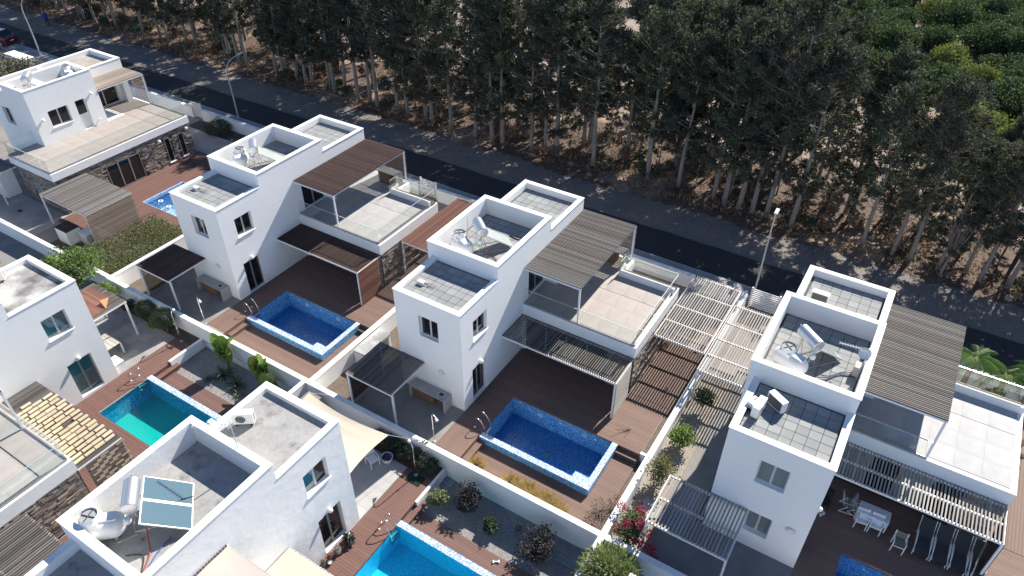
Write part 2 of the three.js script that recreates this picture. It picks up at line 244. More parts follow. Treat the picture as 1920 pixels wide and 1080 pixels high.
function pergola(F, label, o) {
  const { x0, x1, z0, z1, y } = o, dir = o.dir || 'z', sp = o.sp || 0.1, w = o.w || 0.05, h = o.h || 0.06, mats = (dir === 'x' ? WX : WZ)[o.pal];
  const g = F.thing('pergola', label, 'pergola', [(x0 + x1) / 2, o.base ?? 0, (z0 + z1) / 2], o.group), b = o.beam || 0.08, yb = y - b;
  const fr = o.frame || steel;
  for (const x of o.beamsX || [x0 + 0.04, x1 - 0.04]) F.box(g, 'beam', fr, x - 0.04, x + 0.04, yb, y - 0.002, z0 + 0.085, z1 - 0.085);
  for (const z of o.beamsZ || [z0 + 0.04, z1 - 0.04]) F.box(g, 'beam', fr, x0, x1, yb - 0.02, y - 0.004, z - 0.04, z + 0.04);
  for (const [x, z] of o.posts || []) F.box(g, 'post', fr, x - 0.045, x + 0.045, o.base ?? 0, yb - 0.02, z - 0.045, z + 0.045);
  const L = dir === 'x' ? z1 - z0 : x1 - x0, n = Math.floor(L / sp); let sag = 0;
  for (let i = 0; i < n; i++) {
    const a = (dir === 'x' ? z0 : x0) + (i + 0.5) * L / n, m = pick(mats), e = o.over || 0;
    const s = dir === 'x' ? F.box(g, 'slat', m, x0 - e, x1 + e, y, y + h, a - w / 2, a + w / 2) : F.box(g, 'slat', m, a - w / 2, a + w / 2, y, y + h, z0 - e, z1 + e);
    if (o.worn) { s.rotation.y = rr(-0.003, 0.003) * (R() < 0.1 ? 2.2 : 1); s.position.y += rr(0, 0.006); }
  }
  for (const c of o.screens || []) { // vertical screens of horizontal slats
    const sm = (c.ax === 'x' ? WX : WZ)[c.pal || o.pal], ny = Math.floor((c.y1 - c.y0) / (c.sp || 0.1));
    for (let i = 0; i < ny; i++) { const yy = c.y0 + (i + 0.5) * (c.y1 - c.y0) / ny, q = (c.w || 0.055) / 2; c.ax === 'x' ? F.box(g, 'screen_slat', pick(sm), c.a0, c.a1, yy - q, yy + q, c.c - 0.018, c.c + 0.018) : F.box(g, 'screen_slat', pick(sm), c.c - 0.018, c.c + 0.018, yy - q, yy + q, c.a0, c.a1); }
  }
  return g;
}
const stoneC = [[0.25, 0.206, 0.169], [0.175, 0.156, 0.144], [0.338, 0.275, 0.219], [0.138, 0.131, 0.125], [0.275, 0.25, 0.231], [0.375, 0.312, 0.25], [0.213, 0.163, 0.131]].map(c => M(...c, { roughness: 0.95 }));
const mortar = M(0.09, 0.08, 0.072, { roughness: 1 });
const unit = new THREE.BoxGeometry(1, 1, 1);
function stones(F, wall, ax, c, a0, a1, y0, y1, holes, most) { // cladding laid in thin courses, stones proud by different amounts
  const list = [];
  for (let y = y0; y < y1 - 0.03;) {
    const h = Math.min(y1 - y, rr(0.065, 0.12));
    for (let a = a0; a < a1 - 0.02;) { let l = Math.min(a1 - a, rr(0.14, 0.52)); if (a1 - a - l < 0.1) l = a1 - a; if (!holes.some(q => a + l > q[0] && a < q[1] && y + h > q[2] && y < q[3])) list.push([a, l, y, h, rr(0.03, 0.085)]); a += l; }
    y += h;
  }
  list.sort((p, q) => q[1] * q[3] - p[1] * p[3]);
  const rest = [];
  list.forEach(([a, l, y, h, d], i) => {
    const cx = ax === 'z' ? [c + d / 2 - 0.01, y + h / 2, a + l / 2] : [a + l / 2, y + h / 2, c + d / 2 - 0.01];
    const p = F.rel(wall, ...cx), sc = ax === 'z' ? [d, h - 0.012, l - 0.012] : [l - 0.012, h - 0.012, d], m = i % stoneC.length;
    if (i < most) { const o = mesh(wall, 'stone', unit, stoneC[m], ...p); o.scale.set(...sc); o.rotation.set(ax === 'z' ? 0 : rr(-0.03, 0.03), rr(-0.03, 0.03), rr(-0.02, 0.02)); }
    else { const q = unit.clone().scale(...sc).translate(...p), cc = stoneC[m].color, n = q.attributes.position.count; q.setAttribute('color', new THREE.BufferAttribute(new Float32Array(n * 3).map((_, k) => [cc.r, cc.g, cc.b][k % 3]), 3)); rest.push(q); }
  });
  if (rest.length) { const o = mesh(wall, 'small_stones', mergeGeometries(rest), M(1, 1, 1, { vertexColors: true, roughness: 0.95 })); o.userData.kind = 'stuff'; }
}

// ---------- the villa that repeats along both rows ----------
const W = 4.396;
function villa(F, o) {
  const s = F.s, wm = o.wall || white, g = F.thing('villa', o.label, 'house', [0, 0, 0], 'white flat-roofed villas');
  const H1 = 6.57, H2 = 7.405, H3 = 6.597, t = 0.27, lo = -0.75;
  const holesX = [rect(-2.27, -1.03, 4.2, 5.47), rect(-2.13, -0.83, o.doorY ?? 0.03, 2.32)];
  if (o.terraceDoor !== false) holesX.push(rect(-8.3, -6.45, 3.36, 5.45));
  const holesZ = [rect(1.79, 2.99, 4.18, 5.52)]; if (o.lowWindow) holesZ.push(rect(1.95, 2.98, 1.0, 2.35));
  const parts = [
    panelX([[0, lo], [0, H1], [-3.33, H1], [-3.33, H2], [-8.82, H2], [-8.82, H3], [-12.78, H3], [-12.78, lo]], holesX, W - t, W, s),
    panelZ(0, rect(0.31, W - t, lo, H1), holesZ, s * -t, 0),
    gb(s, 0.31, 0.31 + t, lo, H1, -3.33, -t), gb(s, 0, W - t, lo, H2, -3.6, -3.33), gb(s, 0, t, lo, H2, -8.55, -3.6),
    gb(s, 0, W - t, lo, H2, -8.82, -8.55), gb(s, 0.33, 0.33 + t, lo, H3, -12.51, -8.82), gb(s, 0.33, W - t, lo, H3, -12.78, -12.51)];
  mesh(g, 'wall', join(parts), wm);
  const k = 0.03; // coping overhang
  copings(F, g, [['x', -t - 0.002, k, 0.31 - k, W + k, H1], ['z', W - t - 0.002, W + k, -3.33, -t - 0.002, H1], ['z', 0.31 - k, 0.31 + t, -3.33, -t - 0.002, H1],
    ['x', -3.602, -3.33 + k, -k, W + k, H2], ['x', -8.82 - k, -8.548, -k, W + k, H2], ['z', W - t - 0.002, W + k, -8.548, -3.602, H2], ['z', -k, t, -8.548, -3.602, H2],
    ['x', -12.78 - k, -12.508, 0.33 - k, W + k, H3], ['z', W - t - 0.002, W + k, -12.508, -8.82, H3], ['z', 0.33 - k, 0.33 + t, -12.508, -8.82, H3]]);
  const rm = o.roof === 'pavers' ? roofDark : o.roof;
  const r1 = F.box(g, 'roof', rm, 0.31 + t, W - t, 6.1, 6.36, -3.33, -t), r2 = F.box(g, 'roof', rm, t, W - t, 6.1, 6.37, -8.55, -3.6), r3 = F.box(g, 'roof', rm, 0.33 + t, W - t, 6.0, 6.2, -12.51, -8.82);
  if (o.roof === 'pavers') { pavers(F, r1, 0.62, 4.06, -3.22, -0.33, 6.362); pavers(F, r2, 0.36, 4.06, -8.45, -3.68, 6.372); pavers(F, r3, 0.72, 4.04, -12.42, -8.9, 6.202); }
  windowX(F, g, W, -2.27, -1.03, 4.2, 5.47, { sill: true, panes: o.panesSide });
  windowX(F, g, W, -2.13, -0.83, o.doorY ?? 0.03, 2.32, { name: 'sliding_door', rec: 0.2, frame: aluDark, panes: o.panesDoor });
  windowZ(F, g, 0, 1.79, 2.99, 4.18, 5.52, { rec: 0.2, panes: o.panesFront });
  if (o.lowWindow) windowZ(F, g, 0, 1.95, 2.98, 1.0, 2.35, { rec: 0.2, panes: o.panesFront });
  { const l = mesh(g, 'wall_lamp', new THREE.SphereGeometry(0.12, 14, 10), plasticWhite, ...F.rel(g, W + 0.12, 2.5, -1.5)); F.box(l, 'bracket', alu, W, W + 0.06, 2.46, 2.54, -1.54, -1.46); }
  { const l = mesh(g, 'bulkhead_lamp', new THREE.CylinderGeometry(0.15, 0.16, 0.07, 20), alu, ...F.rel(g, 3.05, o.lowWindow ? 2.3 : 2.2, 0.035)); if (o.lowWindow) l.position.x = 3.75; l.rotation.x = Math.PI / 2; l.scale.x = 1.3; mesh(l, 'lens', new THREE.CylinderGeometry(0.11, 0.12, 0.03, 20), plasticWhite, 0, 0.04 * s, 0); }
  // terrace over the living room
  const ts = o.terr, slab = F.box(g, 'terrace_slab', wm, W, 11.26, 2.6, 3.32, -11.82, -5.82);
  F.box(g, 'terrace_slab', wm, W, 7.96, 2.6, 3.32, -12.96, -11.82);
  floorTiles(F, slab, ts, W + 0.01, 11.02, -9.44, -6.06, 3.321, 1.12); floorTiles(F, slab, ts, W + 0.01, 11.02, -11.0, -9.47, 3.321, 1.12); floorTiles(F, slab, ts, W + 0.01, 7.8, -12.88, -11.02, 3.321, 1.0);
  windowX(F, g, W, -8.3, -6.45, 3.36, 5.45, { name: 'terrace_door', rec: 0.12, frame: aluDark });
  F.box(g, 'pier', wm, W, W + 0.75, 3.345, 5.7, -8.62, -8.36);
  balustrade(F, g, 'x', -5.93, W + 0.02, o.railTo || 11.1, 3.34, 0.98); if (!o.railTo) balustrade(F, g, 'z', 11.12, -11.66, -5.95, 3.34, 0.98);
  // planter along the road edge of the terrace
  const pl = F.box(g, 'planter', wm, 7.8, 11.2, 3.342, 3.72, -11.14, -11.02); F.box(pl, 'rim', cope, 7.78, 11.2, 3.72, 3.75, -11.16, -11.0); F.box(pl, 'side', cope, 7.78, 7.92, 3.342, 3.75, -11.82, -11.16); F.box(pl, 'soil', soilM, 7.92, 11.2, 3.342, 3.45, -11.68, -11.15);
  balustrade(F, g, 'x', -11.72, 7.9, 11.1, 3.34, 0.98); balustrade(F, g, 'z', 7.86, -11.7, -11.05, 3.75, 0.6);
  // living room
  mesh(g, 'wall', join([gb(s, W, 11.2, lo, 2.6, -11.8, -11.55), gb(s, W, W + 0.2, lo, 2.6, -6.0, -5.88), gb(s, 9.75, 11.17, lo, 2.6, -6.1, -5.9)]), wm);
  windowZ(F, g, -5.88, W + 0.2, 9.75, 0.02, 2.59, { name: 'sliding_door', rec: 0.05, n: 4, frame: aluDark, panes: o.panesLiving });
  const st = F.box(g, 'stone_wall', mortar, 11.0, 11.2, lo, 2.6, -11.8, -5.9);
  stones(F, st, 'z', 11.2, -11.8, -5.9, 0, 2.6, [], o.stones ?? 60);
  const st2 = F.box(g, 'stone_wall', mortar, 9.75, 11.17, lo, 2.6, -5.899, -5.87); stones(F, st2, 'x', -5.87, 9.75, 11.17, 0, 2.6, [], 40);
  return g;
}
function terraceBar(F, label) { const g = F.thing('bar_counter', label, 'counter', [6.9, 3.34, -12.2]); F.box(g, 'top', concrete, 6.1, 7.7, 4.2, 4.27, -12.6, -11.9); F.box(g, 'side', concrete, 7.6, 7.7, 3.341, 4.2, -12.6, -11.9); F.box(g, 'side', concrete, 6.1, 6.2, 3.341, 4.2, -12.6, -11.9); F.box(g, 'cabinet', cedar, 6.2, 7.1, 3.4, 4.12, -12.55, -11.95); }
function bbqCounter(F, label) {
  const g = F.thing('outdoor_counter', label, 'counter', [2.4, 0, 0.35]); F.box(g, 'worktop', concrete, 1.25, 3.6, 0.82, 0.9, 0.03, 0.67);
  F.box(g, 'side', concrete, 1.25, 1.34, 0, 0.82, 0.03, 0.67); F.box(g, 'side', concrete, 3.5, 3.6, 0, 0.82, 0.03, 0.67); F.box(g, 'splashback', plasticWhite, 1.25, 3.6, 0.9, 1.02, 0.004, 0.03);
  F.box(g, 'cabinet', cedar, 1.42, 2.75, 0.08, 0.72, 0.12, 0.55); const k = F.box(g, 'sink', zinc, 3.0, 3.35, 0.895, 0.908, 0.2, 0.5); F.box(k, 'basin', black, 3.04, 3.31, 0.9, 0.912, 0.24, 0.46);
}
// pool with its deck; local coordinates as the villa
function poolLot(F, o) {
  const z = o.pz || 0, px = o.px || 0, zb = -2.28 + z, zn = 0.68 + z, zo = 1.0 + z, x0 = 6.0 + px, xi = 11.95, xo = 12.25, D = o.deck, DZ = o.deckZ, yard = o.yard, xe = o.xe || 13.45, xw = o.xw || 14.0;
  groundHoles.push([[F.ox + 5.95, F.ox + xw, F.oz + F.s * zb, F.oz + F.s * yard]]);
  const st = (n, m, ...b) => structure(F.top(n, m, ...b));
  st('timber_deck', D, W, xe, -0.6, 0, -5.87, zb - 0.2); st('timber_deck', D, W, x0, -0.12, 0, zb - 0.198, zo); st('timber_deck', D, x0, xe, -0.12, 0, zb - 0.198, zb);
  st('timber_deck', DZ, W, 5.95, -0.6, 0, zo + 0.002, o.left ?? 2.62);
  st('timber_deck', D, xo + 0.01, xe, -0.6, -0.121, zb - 0.195, zb - 0.002);
  st('timber_deck', DZ, 11.3, 13.48, -0.3, -0.004, -14.6, -5.9);
  st('timber_deck', D, 5.96, xe, -0.6, -0.45, zo + 0.01, o.low ?? 2.6); st('timber_deck', D, xo + 0.002, xe, -0.6, -0.45, zb, zo + 0.008);
  st('garden_bed', o.bed || soilM, 5.955, xw, -0.8, -0.52, (o.low ?? 2.6) + 0.005, yard); st('garden_bed', o.bed || soilM, xe + 0.005, xw, -0.8, -0.53, zb, (o.low ?? 2.6) + 0.004);
  { const g = F.thing('deck_step', o.step + ' at the house end of the pool', 'step', [6.1, -0.45, zo + 0.75]); F.box(g, 'tread', D, 5.96, 6.3, -0.235, -0.21, zo + 0.05, zo + 1.5); F.box(g, 'riser', D, 5.96, 6.28, -0.448, -0.236, zo + 0.05, zo + 1.5); }
  { const g = F.thing('deck_step', o.step + ' beyond the end wall of the pool', 'step', [12.9, -0.45, zb + 0.15]); F.box(g, 'tread', D, xo + 0.02, xe - 0.02, -0.235, -0.21, zb + 0.003, zb + 0.34); F.box(g, 'riser', D, xo + 0.02, xe - 0.02, -0.448, -0.236, zb + 0.003, zb + 0.32); }
  const p = F.thing('swimming_pool', o.label, 'pool', [(x0 + xo) / 2, -1.5, (zb + zo) / 2], 'swimming pools'), f = o.floorY ?? -1.35, mw = o.mw || mosBlue, yy = -1.6;
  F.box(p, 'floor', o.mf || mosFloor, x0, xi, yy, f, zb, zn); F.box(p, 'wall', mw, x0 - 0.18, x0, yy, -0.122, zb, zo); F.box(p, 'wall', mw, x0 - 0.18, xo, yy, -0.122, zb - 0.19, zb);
  F.box(p, 'rim_wall', mw, x0, xo, yy, -0.03, zn, zo - 0.003); F.box(p, 'rim_wall', mw, xi, xo - 0.003, yy, -0.03, zb, zn);
  F.box(p, 'rim', o.mr || mosRim, x0, xo, -0.03, 0.0, zn, zo); F.box(p, 'rim', o.mr || mosRim, xi, xo, -0.03, 0.0, zb + 0.002, zn);
  F.box(p, 'corner_step', o.mr || mosRim, 11.2, xi, yy, -0.035, zn - 0.36, zn);
  const wl = F.box(p, 'water', o.wm || water, x0 + 0.001, xi - 0.001, o.water - 0.002, o.water, zb + 0.001, zn - 0.001);
  for (const a of [7.73, 10.38]) { const l = mesh(p, 'pool_lamp', new THREE.CylinderGeometry(0.13, 0.13, 0.03, 20), plasticWhite, ...F.rel(p, a + px, -0.5, zb + 0.015)); l.rotation.x = Math.PI / 2; mesh(l, 'lens', new THREE.CylinderGeometry(0.08, 0.08, 0.012, 16), zinc, 0, 0.02 * F.s, 0); }
  for (const a of [7.05, 8.95, 11.0]) { const l = mesh(p, 'inlet', new THREE.CylinderGeometry(0.05, 0.05, 0.02, 12), plasticWhite, ...F.rel(p, a + px, -0.42, zb + 0.01)); l.rotation.x = Math.PI / 2; }
  F.box(p, 'drain', M(0.2, 0.24, 0.2), 8.85, 9.12, f, f + 0.012, -0.85 + z, -0.6 + z);
  const lad = F.thing('pool_ladder', o.ladder, 'ladder', [x0, 0, 0.35 + z]);
  for (const q of [0.1, 0.6]) { F.tube(lad, 'handrail', chrome, [[x0 - 0.55, 0.0, q + z], [x0 - 0.54, 0.45, q + z], [x0 - 0.42, 0.74, q + z], [x0 - 0.2, 0.66, q + z], [x0 + 0.08, 0.1, q + z], [x0 + 0.1, -0.9, q + z]], 0.022, 28); mesh(lad, 'flange', new THREE.CylinderGeometry(0.05, 0.06, 0.03, 12), plasticWhite, ...F.rel(lad, x0 - 0.55, 0.015, q + z)); }
  for (const y of [-0.15, -0.4, -0.65]) F.box(lad, 'rung', zinc, x0 + 0.06, x0 + 0.16, y - 0.015, y + 0.015, 0.1 + z, 0.6 + z);
}
function wallRun(label, x0, x1, z0, z1, y1, y0 = -0.75, group) { // garden wall with a slightly wider cap
  const cx = (x0 + x1) / 2, cz = (z0 + z1) / 2, g = thing('garden_wall', label, 'wall', [cx, 0, cz], group || 'white garden walls between the plots');
  W0.box(g, 'wall', white, x0, x1, y0, y1 - 0.03, z0, z1); W0.box(g, 'cap', cope, x0 - 0.012, x1 + 0.012, y1 - 0.03, y1, z0 - 0.012, z1 + 0.012); return g;
}

// ---------- plots ----------
const FA = new Frame(-17.3, -0.02, -0.17), FB = W0, FC = new Frame(17.2, 0.22, 0.05), FD = new Frame(-17.85, 0.12, 8.07, -1), FE = new Frame(-0.28, 0.15, 8.0, -1);
const LA = new Frame(-17.3, 0, -0.17), LD = new Frame(-17.85, 0, 8.07, -1), LE = new Frame(-0.28, 0, 8.0, -1);
villa(FA, { label: 'white villa with dark brown slatted pergolas and an empty pool in front', roof: 'pavers', terr: terrPale, stones: 40 });
villa(FB, { label: 'white villa in the middle with grey slatted pergolas and blue pool', roof: 'pavers', terr: terrBeige, stones: 200 });
villa(FC, { label: 'white villa at the right edge with bright white terrace', roof: 'pavers', terr: terrWhite, lowWindow: true, panesFront: [paneCurtain], panesLiving: [paneCurtain, paneDark], railTo: 7.75, stones: 0 });
villa(FD, { label: 'white villa at the left edge with stained bare roof and teal pool', roof: concreteDirty, terr: terrGrey, panesSide: [paneTeal], panesDoor: [paneTeal], stones: 120 });
villa(FE, { label: 'white villa at the bottom left with blue solar panels on its roof', roof: roofPale, terr: terrBeige, wall: whiteUneven, panesSide: [paneTeal, paneDark], stones: 0 });
poolLot(LA, { label: 'drained blue mosaic pool beside the villa with brown pergolas', yard: 3.53, deck: deckM, deckZ: deckMZ, water: -1.2, step: 'brown step by the drained pool', ladder: 'steel pool ladder at the drained pool' });
poolLot(FB, { label: 'drained blue mosaic pool in the middle plot with pale rim', yard: 3.36, deck: deckM, deckZ: deckMZ, water: -1.28, step: 'brown timber step in the middle plot', ladder: 'steel pool ladder at the middle pool' });
poolLot(FC, { label: 'filled bright blue pool at the bottom right corner', yard: 3.3, pz: 0.4, deck: deckM, deckZ: deckMZ, water: -0.1, xw: 14.2, mw: mosBlue, step: 'dark step in the right plot', ladder: 'steel pool ladder in the right plot' });
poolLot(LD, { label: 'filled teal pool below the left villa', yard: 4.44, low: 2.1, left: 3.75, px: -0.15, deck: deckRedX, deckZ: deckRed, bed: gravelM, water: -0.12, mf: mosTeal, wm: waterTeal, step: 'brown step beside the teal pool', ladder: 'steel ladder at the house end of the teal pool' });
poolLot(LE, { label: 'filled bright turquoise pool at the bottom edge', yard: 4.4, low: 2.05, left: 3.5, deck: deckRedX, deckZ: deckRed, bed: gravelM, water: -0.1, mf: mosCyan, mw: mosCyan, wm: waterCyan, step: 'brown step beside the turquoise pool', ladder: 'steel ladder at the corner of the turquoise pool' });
const slabS = (F, n, m, ...b) => structure(F.top(n, m, ...b));
slabS(LA, 'patio', patioGrey, -1.25, W, -0.3, 0.004, 0, 3.52); slabS(FB, 'patio', patioGrey, -1.25, W, -0.3, 0.004, 0, 3.355); slabS(FC, 'patio', patioDark, -1.45, W, -0.3, 0.004, 0, 3.3);
slabS(FC, 'path', patioGrey, -1.45, -0.02, -0.3, 0.002, -16.0, -0.002);
for (const F of [LD, LE]) { const o = slabS(F, 'patio', F === LE ? terrPale[1] : patioGrey, -3.2, W - 0.01, -0.3, -0.016, 0, F === LE ? 3.5 : 3.75); floorTiles(F, o, F === LE ? terrPale : [patioGrey, M(0.375, 0.36, 0.34, { map: nConc }), M(0.345, 0.33, 0.31, { map: nConc })], -3.2, W - 0.015, 0.01, F === LE ? 3.5 : 3.75, -0.0158, 0.6); }
slabS(LA, 'garden_bed', soilM, -3.0, -1.26, -0.3, -0.01, -8, 3.52); slabS(FB, 'garden_bed', soilM, -3.02, -1.26, -0.3, -0.01, -8, 3.355); slabS(FC, 'garden_bed', gravelWarm, -2.95, -1.46, -0.3, -0.02, -9, 3.3);
slabS(LE, 'garden_bed', soilDark, -3.2, 5.94, -0.3, -0.012, 3.51, 4.39); slabS(LD, 'garden_bed', soilDark, -3.2, 5.94, -0.3, -0.012, 3.76, 4.43);
for (const F of [LA, FB]) slabS(F, 'garden_bed', soilM, 13.49, 13.99, -0.3, -0.012, -14.6, -2.3);
for (const [F, k] of [[LA, 'in the plot with brown pergolas'], [FB, 'in the middle plot']]) { const g = F.thing('retaining_wall', 'short white retaining wall beside the deck step ' + k, 'wall', [13.72, -0.5, -2.4]); F.box(g, 'wall', white, 13.46, 13.99, -0.7, 0.06, -2.42, -2.28); F.box(g, 'cap', cope, 13.452, 13.992, 0.06, 0.08, -2.43, -2.27); }
// pergolas
const upper = (F, pal, label, x = {}) => pergola(F, label, { x0: W + 0.01, x1: 7.83, z0: -12.92, z1: -5.9, y: 5.74, dir: 'x', pal, base: 3.34, posts: [[7.77, -5.96], [7.77, -12.86]], beamsX: [7.76], sp: 0.12, w: 0.064, worn: true, screens: [{ ax: 'x', a0: 5.4, a1: 7.84, y0: 3.45, y1: 5.7, c: -12.95, sp: 0.115 }], ...x });
upper(FA, 'brown', 'dark brown slatted pergola over the pale roof terrace'); upper(FB, 'grey', 'weathered grey pergola over the beige roof terrace in the middle'); upper(FC, 'grey', 'grey-brown pergola over the bright white roof terrace', { screens: [] });
terraceBar(FA, 'concrete bar counter with brown cabinet under the dark brown roof pergola'); terraceBar(FB, 'concrete bar counter under the weathered grey roof pergola');
const lower = (F, pal, label, x = {}) => pergola(F, label, { x0: W + 0.01, x1: 11.22, z0: -5.8, z1: -3.66, y: 2.58, pal, posts: [[11.18, -3.7]], beamsX: [11.18], sp: 0.125, w: 0.058, screens: [{ ax: 'z', a0: -5.5, a1: -3.68, y0: 0.04, y1: 2.56, c: 11.25 }], ...x });
lower(FA, 'brown', 'dark brown slatted pergola with side screen over the deck by the drained pool', { screens: [{ ax: 'z', a0: -5.5, a1: -3.68, y0: 0.04, y1: 2.56, c: 11.25, pal: 'red' }] });
lower(FB, 'grey', 'grey slatted pergola with side screen over the deck of the middle pool', { screens: [{ ax: 'z', a0: -5.5, a1: -3.68, y0: 0.04, y1: 2.56, c: 11.25, pal: 'pale' }] });
lower(FC, 'silver', 'pale slatted pergola over the sun loungers', { sp: 0.14, w: 0.06, beamsZ: [-5.76, -4.72, -3.7], screens: [{ ax: 'z', a0: -5.5, a1: -3.68, y0: 0.04, y1: 2.56, c: 11.25, pal: 'brown' }] });
const bbq = (F, pal, label, x = {}) => pergola(F, label, { x0: -1.06, x1: 1.98, z0: 0.03, z1: 2.8, y: 2.34, pal, posts: [[1.93, 2.68], [-1.02, 2.7], [-1.02, 0.12], [1.93, 0.12]].slice(0, 3), sp: 0.115, w: 0.06, screens: [{ ax: 'z', a0: 0.1, a1: 2.75, y0: 0.05, y1: 2.25, c: -1.08 }], ...x });
bbq(FA, 'brown', 'small dark brown pergola over the patio of the left villa', { screens: [{ ax: 'z', a0: 0.1, a1: 2.75, y0: 0.05, y1: 2.25, c: -1.08, pal: 'brown' }] });
bbq(FB, 'grey', 'small dark grey pergola over the patio of the middle villa', { screens: [{ ax: 'z', a0: 0.1, a1: 2.75, y0: 0.05, y1: 2.25, c: -1.08, pal: 'brown' }] });
bbq(FC, 'silver', 'small pale open pergola over the patio of the right villa', { x0: -1.55, x1: 1.98, sp: 0.15, w: 0.065, posts: [[1.93, 2.7], [-1.5, 2.7]], beamsZ: [0.08, 1.4, 2.76], screens: [] });
bbqCounter(FA, 'concrete outdoor counter with wooden cabinet beside the left patio'); bbqCounter(FB, 'concrete outdoor counter with wooden cabinet beside the middle patio');
pergola(FB, 'red-brown slatted pergola bridging the gap between two villas', { x0: -6.03, x1: -3.2, z0: -14.25, z1: -7.95, y: 2.5, pal: 'red', sp: 0.125, w: 0.07, beamsZ: [-14.2, -12.1, -10, -8], beamsX: [-6.0], posts: [[-5.98, -8.02]] });
pergola(FB, 'long pale pergola over the driveway of the middle villa', { x0: 11.32, x1: 14.2, z0: -14.6, z1: -8.25, y: 2.5, pal: 'silver', sp: 0.142, w: 0.066, worn: true, beamsZ: [-14.5, -12.9, -11.35, -9.85, -8.3], posts: [[14.1, -14.5]] });
pergola(FC, 'long pale pergola over the side path of the right villa', { x0: -2.92, x1: -0.02, z0: -13.2, z1: -6.95, y: 2.3, pal: 'silver', sp: 0.142, w: 0.066, beamsZ: [-13.1, -11.4, -9.85, -8.4, -7.0], posts: [[-2.87, -7.0]] });
{ const d = lower(FD, 'grey', 'grey pergola with rows of cream half-round tiles in its gaps', { sp: 0.105, w: 0.045 });
  const tile = new THREE.CylinderGeometry(0.1, 0.1, 0.46, 8, 1, true, -Math.PI / 2, Math.PI); tile.rotateX(-Math.PI / 2); const tm = [[0.5, 0.41, 0.27], [0.53, 0.44, 0.3], [0.47, 0.375, 0.245], [0.55, 0.47, 0.33]].map(c => M(...c, { roughness: 0.7 }));
  for (let i = 0; i < 21; i++) for (let j = 0; j < 4; j++) { if (i < 3 + (j > 1 ? 1 : 0) || R() < 0.04) continue; const o = mesh(d, 'cover_tile', tile, pick(tm), ...FD.rel(d, 4.75 + i * 0.305 + rr(-0.015, 0.015), 2.66, -5.5 + j * 0.5 + (i % 2) * 0.1 + rr(-0.02, 0.02))); o.rotation.y = rr(-0.03, 0.03); o.scale.x = rr(0.9, 1.15); o.scale.y = 0.7; }
  const vt = new THREE.BoxGeometry(0.02, 0.085, 0.4); for (let i = 0; i < 24; i++) for (let j = 0; j < 2; j++) { if (R() < 0.25) continue; mesh(d, 'cover_strip', vt, pick(tm), ...FD.rel(d, 11.27, 0.14 + i * 0.1, -5.2 + j * 0.8 + (i % 4) * 0.2)); }
  pergola(FD, 'pergola over the patio of the left villa with a folded board cover', { x0: -0.75, x1: 2.35, z0: 0.6, z1: 2.82, y: 2.42, pal: 'grey', sp: 0.1, w: 0.055, base: -0.1, posts: [[2.28, 2.74], [-0.7, 2.74], [2.28, 0.7]] });
  const c = FD.thing('board_cover', 'brown slatted board cover with a folded corner lying on a pergola', 'cover', [0.8, 2.49, 1.6]);
  for (let i = 0; i < 15; i++) FD.box(c, 'board', pick(WX.red), -0.7 + i * 0.012, 2.1 - Math.max(0, i - 9) * 0.14, 2.485, 2.5, 0.62 + i * 0.125, 0.735 + i * 0.125);
  const fl = new THREE.BufferGeometry(); const A = FD.rel(c, 1.35, 2.53, 2.42), B = FD.rel(c, 2.12, 2.53, 1.72), C = FD.rel(c, 1.45, 2.72, 1.85); fl.setAttribute('position', new THREE.Float32BufferAttribute([...A, ...B, ...C], 3)); fl.setAttribute('uv', new THREE.Float32BufferAttribute([0, 0, 1, 0, 0, 1], 2)); fl.computeVertexNormals();
  const th = fl.clone(); th.translate(0, 0.02, 0); mesh(c, 'folded_corner', mergeGeometries([fl, th]), M(0.36, 0.19, 0.09)); }
pergola(FD, 'grey slatted pergola over the side passage at the bottom left corner', { x0: 11.34, x1: 14.1, z0: -14.6, z1: -8.28, y: 2.5, pal: 'grey', sp: 0.135, w: 0.066, worn: true, beamsZ: [-14.5, -12.4, -10.3, -8.32], posts: [[14.0, -8.4]] });
upper(FD, 'grey', 'grey pergola over the grey roof terrace of the left villa', { screens: [] });
const canvas = M(0.52, 0.455, 0.37, { bumpMap: nPlaster, bumpScale: 0.003, roughness: 0.9 }), canvasPink = M(0.5, 0.44, 0.39, { roughness: 0.9 });
function cloth(g, name, m, F, fn, nu = 24, nv = 24) { const geo = new THREE.PlaneGeometry(1, 1, nu, nv), p = geo.attributes.position; for (let i = 0; i < p.count; i++) p.setXYZ(i, ...F.rel(g, ...fn(p.getX(i) + 0.5, p.getY(i) + 0.5))); geo.computeVertexNormals(); return mesh(g, name, geo, m); }
const ripple = (u, v, s) => 0.012 * Math.sin(u * 37 + s) + 0.02 * (fbm(u * 0.99, v * 0.99, 6, 3, 151) - 0.5);
